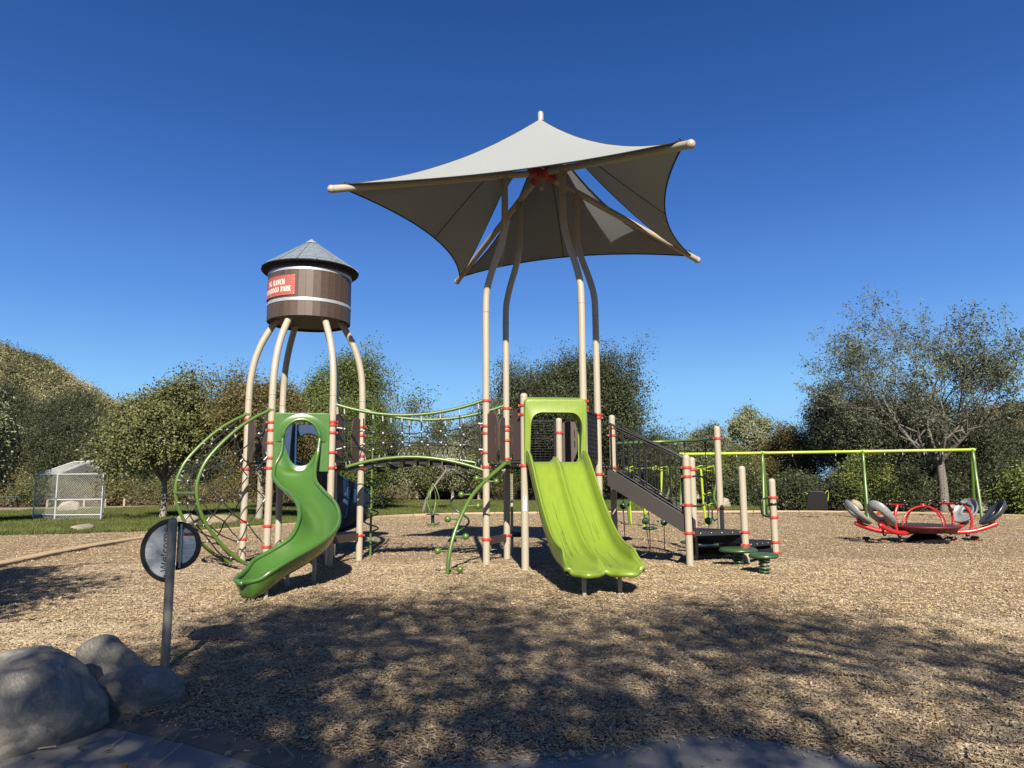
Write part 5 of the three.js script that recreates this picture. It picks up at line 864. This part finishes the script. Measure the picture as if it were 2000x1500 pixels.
// a tree whose crown is built from lobes of leaf tufts, with limbs reaching into every lobe
function lobeTree(name, label, cat, o, group) {
  const { x, z, h, r, base = .25, trunk = .12, lean = 0, leaf = 'mid', cols, n = 1800, bk = bark.grey, lobes = 16, ry = .5, gaps = .1, size = 1, top = 1, squash = 1 } = o;
  const t = thing(name, label, cat, [x, 0, z], group);
  const cy = h * base, L = [], H = h - cy;
  for (let i = 0; i < lobes; i++) { // lobes spread over an egg-shaped crown, smaller towards the rim
    const a = i * 2.399 + rnd(), v = (i + .5) / lobes, rad = Math.sin(Math.PI * clamp(.12 + v * .8, 0, 1)) * r * rr(.4, .92), lr = r * rr(.24, .46) * (1 - .3 * v * top);
    L.push([rad * Math.cos(a), cy + H * (.12 + .8 * v) * rr(.92, 1.02) - lr * .3, rad * Math.sin(a) * squash, lr, rnd()]);
  }
  const g = [], th = cy + H * .3, bend = q => V(lean * q * q + .1 * r * .3 * Math.sin(q * 4 + x), q * th, .05 * r * Math.sin(q * 3 + z));
  g.push(tube([0, .2, .45, .7, 1].map(q => bend(q).add(V(0, q ? 0 : -.15, 0))), q => trunk * (1.25 - .75 * q) * (q < .06 ? 1.25 : 1), { seg: 9, n: 18 }));
  for (const [lx, ly, lz, lr] of L) { const s = bend(rr(.45, .98)), e = V(lx, ly, lz), m = V().lerpVectors(s, e, .5).add(V(rr(-.1, .1) * r, rr(0, .12) * r, rr(-.1, .1) * r)); g.push(tube([s, m, e], q => trunk * lerp(.42, .08, q), { seg: 5, n: 7 })); for (let k = 0; k < 3; k++) g.push(tube([m.clone().lerp(e, rr(.2, .9)), e.clone().add(V(clamp(gauss(), -1, 1), clamp(gauss() * .7 + .3, -.6, 1.2), clamp(gauss(), -1, 1)).multiplyScalar(lr * .7))], trunk * .07, { seg: 4, smoothPath: false, cap: 'none' })); }
  part('trunk', merge(g), bk, t);
  const list = [], per = Math.ceil(n / lobes);
  for (const [lx, ly, lz, lr, tone] of L) { const twigs = Array.from({ length: 7 }, () => V(lx * .12 / r + gauss(), Math.abs(gauss()) * .9 + .15, lz * .12 / r + gauss()).normalize()); for (let k = 0; k < per; k++) {
    if (k % 5 === 0) { const w = twigs[Math.floor(rnd() * 7)], q = lr * rr(.7, 1.45), j = .07 * lr; list.push([lx + w.x * q + gauss() * j, ly + w.y * q + gauss() * j, lz + w.z * q + gauss() * j, rr(.6, 1) * size, clamp(.35 + .4 * tone + .3 * rnd(), 0, 1)]); continue; }
    const d = V(gauss(), gauss(), gauss()).normalize(), q = lr * Math.pow(rnd(), .42) * (1 + .45 * fbm(d.x * 2 + lx, d.y * 2 + ly, d.z * 2, 2)), p = V(lx, ly, lz).addScaledVector(d, q * (1 + .1 * gauss()));
    if (fbm(p.x * .8 / r * 3 + x, p.y * .8 / r * 3, p.z * .8 / r * 3 + z, 2) < gaps - .3 || p.y < cy * .55) continue;
    list.push([p.x, p.y, p.z, rr(.75, 1.3) * size, clamp(.25 + .5 * tone * .8 + .25 * rnd(), 0, 1)]);
  } }
  leaves(list, SP[leaf], cols, t); return t;
}
// a tree grown branch by branch with sparse leaf tufts on its twigs
function branchTree(name, label, cat, o, group) {
  const { x, z, h, trunk = .2, trunkH = 2, levels = 5, spread = .55, up = .25, len = 2.4, shrink = .74, kids = [2, 3], leaf = 'wisp', cols, bk = bark.grey, tuft = 3, size = 1, jit = .3, minLevel = 2, first = 5, lean = [0, 0], outward = 0, seedAt = 1, fit = 0, fuzz = .1, thin = .55 } = o;
  const old = seed; seed = seedAt * 7919 + 13; const t = thing(name, label, cat, [x, 0, z], group), g = [], list = [];
  const tp = V(lean[0], trunkH, lean[1]); g.push(tube([V(0, -.15, 0), V(lean[0] * .2 + .05, trunkH * .4, lean[1] * .2), tp], q => trunk * (1.2 - .35 * q), { seg: 10, n: 12 }));
  const grow = (p, d, l, r, lv) => {
    const e1 = p.clone().addScaledVector(d, l * .5).add(V(gauss(), gauss(), gauss()).multiplyScalar(l * .06)), d2 = d.clone().add(V(gauss() * jit * .5, gauss() * jit * .3 + up * .3, gauss() * jit * .5)).normalize(), e = e1.clone().addScaledVector(d2, l * .5);
    g.push(tube([p, e1, e], q => r * lerp(1, .66, q), { seg: lv < 2 ? 7 : lv < 4 ? 5 : 4, n: lv < 3 ? 6 : 3, cap: 'none' }));
    if (lv >= minLevel) for (let k = 0; k < tuft; k++) { const s = V().lerpVectors(p, e, rr(.25, 1.05)).add(V(gauss(), gauss(), gauss()).multiplyScalar(fuzz * l + .04)); list.push([s.x, s.y, s.z, rr(.7, 1.3) * size, rnd()]); }
    if (lv >= levels) return;
    const n = kids[0] + Math.floor(rnd() * (kids[1] - kids[0] + 1));
    for (let i = 0; i < n; i++) { const nd = d2.clone().add(V(gauss(), gauss() * .6 + up, gauss()).multiplyScalar(spread)); nd.x += outward * Math.sign(e.x) * .1; grow(V().lerpVectors(e1, e, i ? rr(.3, 1) : 1), nd.normalize(), l * shrink * rr(.8, 1.2), r * .62, lv + 1); }
  };
  for (let i = 0; i < first; i++) { const a = i / first * 6.283 + rnd(), sl = rr(.35, 1.0); grow(tp.clone().add(V(0, rr(-.35, 0) * trunkH * .3, 0)), V(Math.cos(a) * sl, rr(.7, 1.1), Math.sin(a) * sl).normalize(), len * rr(.85, 1.15), trunk * thin, 0); }
  const tg = merge(g);
  if (fit) { // stretch the grown crown to the wanted height and spread
    let my = 0, mr = []; for (const [a, b, c] of list) { my = Math.max(my, b); mr.push(Math.hypot(a - lean[0], c - lean[1])); } mr.sort((a, b) => a - b); const sy = (h - trunkH) / (my - trunkH), sr = fit / mr[Math.floor(mr.length * .95)];
    const F = (a, b, c) => { const k = smooth(b, trunkH * .75, trunkH * 1.35), s = lerp(1, sr, k); return [lean[0] * k + (a - lean[0] * k) * s, b > trunkH ? trunkH + (b - trunkH) * sy : b, lean[1] * k + (c - lean[1] * k) * s]; };
    for (const l of list) [l[0], l[1], l[2]] = F(l[0], l[1], l[2]);
    const p = tg.attributes.position; for (let i = 0; i < p.count; i++) p.setXYZ(i, ...F(p.getX(i), p.getY(i), p.getZ(i))); tg.computeVertexNormals();
  }
  part('trunk', tg, bk, t); leaves(list, SP[leaf], cols, t); seed = old + 101; return t;
}
// ---- trees in view, left to right
branchTree('leafy_tree', 'pale leaved young tree at the left edge of the lawn', 'tree', { x: -21.3, z: -27.5, h: 5.3, fit: 2.1, trunk: .09, trunkH: .7, levels: 5, first: 6, len: 1, spread: .5, up: .1, shrink: .8, leaf: 'broad', cols: LC.pale, tuft: 2, minLevel: 1, bk: bark.grey, seedAt: 3, size: .8, fuzz: .25 });
const oaks = [[-66, -92, 5.5, 9.5, 5.4, 'dark oak high on the hillside at the left border'], [-63, -82, 3.5, 8.5, 5, 'dark oak on the left hillside above the picnic table'], [-54, -88, 4, 9, 5, 'dark oak on the slope above the backstop roof'], [-48, -80, 1.5, 8, 5, 'dark oak at the hill foot right behind the backstop'], [-42, -78, .3, 7.6, 4.6, 'dark oak at the hill foot left of the sycamore'], [-36, -84, 0, 8.2, 4.8, 'dark oak showing behind the sycamore crown'], [-30, -76, 0, 6, 4.2, 'round dark oak low behind the lawn left of the net climber'], [-56, -74, 0, 6.5, 4.6, 'dark oak low behind the picnic table']];
for (const [x, z, y, h, r, l] of oaks) lobeTree('oak_tree', l, 'tree', { x, z, h, r, base: .05, trunk: .35, leaf: 'far', cols: LC.dense, n: 2000, lobes: 24, bk: bark.dark, gaps: .06 }).position.y = y;
branchTree('sycamore_tree', 'sycamore with light trunk and olive leaves left of the net climber', 'tree', { x: -15.3, z: -32.2, h: 6.8, fit: 2.75, trunk: .13, trunkH: 1.7, levels: 5, first: 8, len: 1.2, spread: .5, up: .05, shrink: .8, leaf: 'broad', cols: LC.syc, tuft: 3, minLevel: 1, bk: bark.pale, seedAt: 7, size: .85, fuzz: .28 });
branchTree('sycamore_tree', 'brownish leaved tree whose spotted trunk shows behind the front left tower post', 'tree', { x: -10.55, z: -30.6, h: 6.7, fit: 2.3, trunk: .12, trunkH: 1.9, levels: 5, first: 8, len: 1.2, spread: .5, up: .08, shrink: .8, leaf: 'mid', cols: LC.brown, tuft: 3, minLevel: 1, bk: bark.pale, seedAt: 9, size: .95, fuzz: .28 });
branchTree('leafy_tree', 'tall bright green tree rising behind the tower between its posts', 'tree', { x: -10.2, z: -43, h: 9.9, fit: 3.2, trunk: .2, trunkH: 1.4, levels: 5, first: 9, len: 1.8, spread: .45, up: .12, shrink: .8, leaf: 'mid', cols: LC.green, tuft: 3, minLevel: 1, bk: bark.dark, seedAt: 12, size: 1.25, fuzz: .28 });
lobeTree('leafy_tree', 'green feathery tree behind the left half of the rope bridge', 'tree', { x: -8.1, z: -40, h: 6.6, r: 2.3, base: .1, trunk: .16, leaf: 'fine', cols: LC.green, n: 2600, lobes: 20, bk: bark.dark, gaps: .12, size: 1.2 });
lobeTree('leafy_tree', 'olive brown tree right behind the water tower legs', 'tree', { x: -14.4, z: -45, h: 8.2, r: 3.2, base: .1, trunk: .2, leaf: 'mid', cols: LC.brown, n: 3000, lobes: 22, bk: bark.dark, gaps: .08, size: 1.2 });
{ // the row of white-trunked trees along the far edge of the lawn
  const row = [[-11.6, -69, 4.9], [-10.3, -66.5, 4.6], [-8.8, -68, 4.7], [-7.9, -70.5, 5], [-5.6, -68, 5.4], [-3.2, -70, 4.6], [2.4, -69, 4.8], [4.9, -71, 5.1], [10.6, -69, 5], [13.2, -66, 5.4], [16.4, -65, 5.6]];
  const lab = ['leftmost', 'second from left', 'third from left', 'fourth from left', 'fifth from left, under the bridge arch', 'sixth from left, left of the ball arch', 'seventh, behind the double slide posts', 'eighth, seen past the lime slide', 'ninth, behind the stairs', 'tenth, behind the step platform', 'rightmost'];
  row.forEach(([x, z, h], i) => lobeTree('lawn_tree', `small white trunked tree in the far row, ${lab[i]}`, 'tree', { x, z, h, r: 1.9, base: .28, trunk: .13, leaf: 'mid', cols: i % 3 === 1 ? LC.pale : LC.row, n: 900, lobes: 12, bk: bark.pale, size: 1.45, gaps: .1 }, 'white trunked trees along the lawn'));
  const back = [[-20, -75, 5.4, 'below the hill behind the tower'], [-15, -78, 5.6, 'behind the blue slide'], [-9.5, -79, 6.2, 'behind the left of the far row'], [-4.5, -82, 8.4, 'tallest, behind the bridge centre'], [0.5, -80, 5.6, 'behind the main deck posts'], [11.8, -78, 5.0, 'behind the stair rails'], [19, -80, 5.2, 'behind the overhead bar'], [24, -78, 5.2, 'behind the short step posts']];
  back.forEach(([x, z, h, l]) => lobeTree('background_tree', `dark green tree of the back woodland, ${l}`, 'tree', { x, z, h, r: 3.4, base: .04, trunk: .2, leaf: 'far', cols: h > 8 ? LC.sparse : LC.row, n: 1300, lobes: 18, bk: bark.dark, gaps: .06 }));
}
branchTree('leaning_tree', 'thin bare grey tree leaning right behind the leaf spinner', 'tree', { x: -4.55, z: -36.9, h: 6, trunk: .07, trunkH: 2.2, lean: [1.2, -.3], levels: 3, first: 3, len: 1.5, spread: .35, up: .35, leaf: 'mid', cols: LC.row, tuft: 3, minLevel: 2, seedAt: 5 });
branchTree('oak_tree', 'big dark round oak behind the lime slide and shade posts', 'tree', { x: 5.1, z: -57, h: 13.2, fit: 6.0, trunk: .45, trunkH: 1.9, levels: 5, first: 14, len: 2.6, spread: .6, up: .02, shrink: .82, kids: [2, 3], leaf: 'mid', cols: LC.oak, tuft: 5, minLevel: 1, bk: bark.dark, seedAt: 44, size: 1.5, fuzz: .3 });
lobeTree('leafy_tree', 'slim grey green tree left of the tallest step post', 'tree', { x: 12.9, z: -48, h: 5.4, r: 1.6, base: .12, trunk: .12, leaf: 'mid', cols: LC.sparse, n: 1100, lobes: 14, bk: bark.grey, gaps: .14, size: 1.1 });
lobeTree('leafy_tree', 'pointed pale green tree above the swing beam right of the tallest post', 'tree', { x: 16.0, z: -49.5, h: 6.5, r: 1.9, base: .1, trunk: .13, leaf: 'broad', cols: LC.pale, n: 1500, lobes: 16, bk: bark.pale, gaps: .12, size: 1.0 });
lobeTree('leafy_tree', 'rusty olive tree just over the swing beam left of its middle', 'tree', { x: 17.4, z: -46, h: 5.0, r: 2.2, base: .12, trunk: .14, leaf: 'mid', cols: LC.brown, n: 1600, lobes: 16, bk: bark.pale, gaps: .08, size: 1.1 });
lobeTree('leafy_tree', 'dark olive tree behind the left bay of the swing set', 'tree', { x: 13.6, z: -45, h: 3.5, r: 1.9, base: .08, trunk: .14, leaf: 'mid', cols: LC.row, n: 1500, lobes: 14, bk: bark.pale, gaps: .06, size: 1.1 });
branchTree('oak_tree', 'dense grey green tree behind the middle legs of the swing set', 'tree', { x: 20.2, z: -43.5, h: 7.7, fit: 3.2, trunk: .2, trunkH: 1, levels: 5, first: 9, len: 1.6, spread: .5, up: .08, shrink: .8, leaf: 'mid', cols: LC.sparse, tuft: 3, minLevel: 1, bk: bark.grey, seedAt: 18, size: 1.15, fuzz: .3 });
lobeTree('oak_tree', 'wide dark tree behind the big bare branched tree', 'tree', { x: 26.2, z: -45.5, h: 6.6, r: 4.2, base: .06, trunk: .25, leaf: 'mid', cols: LC.dense, n: 3800, lobes: 26, bk: bark.grey, gaps: .06, size: 1.2 });
lobeTree('oak_tree', 'dark tree at the right border beside the houses', 'tree', { x: 30.6, z: -45.5, h: 4.9, r: 2.6, base: .06, trunk: .2, leaf: 'mid', cols: LC.dense, n: 1800, lobes: 18, bk: bark.grey, gaps: .06, size: 1.2 });
branchTree('open_tree', 'large open branched grey tree with sparse leaves on the right', 'tree', { x: 22.1, z: -37.8, h: 10.5, trunk: .21, trunkH: 2.5, levels: 5, first: 8, len: 2.35, spread: .42, up: .2, shrink: .8, kids: [2, 3], leaf: 'wisp', cols: LC.sparse, tuft: 2, minLevel: 3, bk: bark.grey, seedAt: 11, size: 1.3, fuzz: .12, thin: .36 });
{ // shrubs along the right edge and under the woodland
  const sh = [[23.6, -33.4, 2.0, 1.5, 'bush'], [25.4, -32.6, 2.2, 1.5, 'bush'], [27.5, -33, 2.4, 1.7, 'bush'], [24.6, -35.2, 2.3, 1.5, 'dense'], [20.2, -38.3, 1.9, 1.5, 'dense'], [17.9, -39.3, 1.9, 1.5, 'dense'], [15.4, -40.2, 1.8, 1.5, 'oak'], [22.6, -39.8, 2.4, 1.6, 'dense'], [18.6, -38.4, 2.9, 1.3, 'bush'], [13.1, -42.4, 1.5, 1.4, 'oak'], [10.7, -62, 2.2, 2, 'dense'], [19, -52, 2.6, 2.4, 'dense']];
  const l = ['bright green bush at the right edge behind the dark seesaw seat', 'bright green bush at the far right border', 'tall bright green bush outermost on the right', 'dark shrub between the right swing legs and the bright bushes', 'dark glossy hedge shrub left of the pale tree trunk', 'dark glossy hedge shrub behind the left belt swing', 'dark low shrub behind the adaptive swing', 'dark tall shrub right of the pale tree trunk', 'yellow green bush between dark shrubs behind the middle swing legs', 'low dark shrub by the end of the lawn right of the posts', 'dark shrub at the far lawn edge behind the stairs', 'dark shrub far behind the tallest step post'];
  sh.forEach(([x, z, h, r, c], i) => lobeTree('shrub', l[i], 'shrub', { x, z, h, r, base: .02, trunk: .05, leaf: 'near', cols: LC[c], n: 1300, lobes: 14, bk: bark.dark, gaps: .0, size: 1.25, top: .5 }));
  const sl = [[-17.5, -62, 2.2, 2.6], [-23, -60, 1.9, 2.4], [-27, -58, 2.0, 2.4], [-31.5, -58, 1.8, 2.2], [-36, -57, 2.0, 2.6], [-41, -58, 2.2, 2.8]];
  const n = ['behind the wave slide mouth', 'left of the front tower post', 'behind the sycamore trunk', 'behind the backstop right half', 'behind the picnic path near the backstop', 'outermost left by the picnic table'];
  sl.forEach(([x, z, h, r], i) => lobeTree('shrub', `dry brown green scrub bush along the far path, ${n[i]}`, 'shrub', { x, z, h, r, base: .02, trunk: .05, leaf: 'mid', cols: i % 2 ? LC.brown : LC.row, n: 900, lobes: 12, bk: bark.dark, gaps: .0, size: 1.1, top: .4 }));
}
// ---- trees behind and beside the camera: out of the picture, they cast the dappled shade
seed = 77123;
lobeTree('shade_tree', 'large tree behind the viewer casting dappled shade over the foreground', 'tree', { x: 1.2, z: 7.9, h: 12.3, r: 5.2, base: .4, trunk: .15, leaf: 'near', cols: LC.syc, n: 3000, lobes: 34, bk: bark.grey, gaps: .27, size: 1.5, squash: .95 });
lobeTree('shade_tree', 'tree left of the viewer casting the shadow on the left mulch', 'tree', { x: -7.7, z: -3.0, h: 7, r: 2.5, base: .35, trunk: .14, leaf: 'near', cols: LC.syc, n: 1500, lobes: 18, bk: bark.grey, gaps: .1, size: 1.4 });
// ---------------------------------------------------------------- hills
{
  const tanAt = (px, pts) => { for (let i = 0; i < pts.length - 1; i++) if (px <= pts[i + 1][0]) { const [a, b] = pts[i], [c, d] = pts[i + 1]; return lerp(b, d, clamp((px - a) / (c - a), 0, 1)); } return pts[pts.length - 1][1]; };
  const hill = (label, pts, px0, px1, r0, r1, rt, m) => {
    const H = (px, r) => { const k = smooth(r, r0, rt); return tanAt(px, pts) * rt * Math.cos(Math.atan((px - 1000) / 1420)) * Math.pow(k, 1.25) + (r > rt ? -(r - rt) * .12 : 0) + 1.2 * k * fbm(px * .02, r * .05, 3, 3); };
    const rows = []; for (let i = 0; i <= 40; i++) { const r = lerp(r0, r1, i / 40), row = []; for (let j = 0; j <= 90; j++) { const px = lerp(px0, px1, j / 90), a = Math.atan((px - 1000) / 1420); row.push(V(r * Math.sin(a), H(px, r) - .1, -r * Math.cos(a))); } rows.push(row); }
    struct('hill', gridGeo(rows.map(r => r.slice().reverse()), false, [60, 30]), m); return H;
  };
  const soil = M(.25, .2, .115, .95, { map: mat.dirt.map }), lp = [[-900, .24], [-300, .235], [0, .194], [60, .178], [110, .159], [160, .137], [205, .119], [300, .095], [420, .08], [560, .045], [700, 0]];
  const H1 = hill('', lp, -900, 700, 88, 190, 160, soil), rp = [[1700, 0], [1800, .05], [1900, .092], [1960, .1], [2100, .104], [2800, .11]];
  const H2 = hill('', rp, 1700, 2800, 200, 420, 360, M(.27, .2, .13, .95, { map: mat.dirt.map }));
  const brush = spray(95, .25, .15, 1.1), scatter = (label, n, px0, px1, r0, r1, H, cols, s0, s1, dn) => {
    const list = [], cap = label; for (let i = 0; i < n; i++) { const px = rr(px0, px1), r = Math.sqrt(rr(r0 * r0, r1 * r1)), a = Math.atan((px - 1000) / 1420), y = H(px, r), q = fbm(px * .012 + 4, r * .035, 1, 3), s = rr(s0, s1); list.push([r * Math.sin(a), y + s * .35, -r * Math.cos(a), s, clamp(.5 + q * 1.6 + rr(-.25, .25), 0, 1)]); }
    const im = leaves(list, brush, cols, scene, numbered('hillside_brush')); tag(im, label, 'brush', null, 'stuff');
  };
  scatter('sage and olive chaparral covering the left hillside', 12000, -500, 640, 90, 172, H1, [[.05, .06, .026], [.14, .14, .06], [.28, .26, .13], [.4, .35, .2]], .55, 1.4);
  scatter('dry brown scrub dotted over the distant right hill', 3500, 1780, 2500, 210, 370, H2, [[.09, .085, .045], [.16, .125, .07], [.2, .15, .09]], 1.2, 2.4);
  const list = []; for (let i = 0; i < 2600; i++) { const z = -rr(55, 86), x = rr(-.85, .1) * -z - 4; if (x > -9 && z > -71) continue; list.push([x, rr(.1, .7), z, rr(.5, 1.0), rnd()]); }
  tag(leaves(list, brush, [[.1, .085, .045], [.16, .12, .06], [.12, .12, .05]], scene, 'undergrowth'), 'low dry undergrowth between the far path and the hill', 'undergrowth', null, 'stuff');
}
scene.updateMatrixWorld(true);
renderer.render(scene, camera);
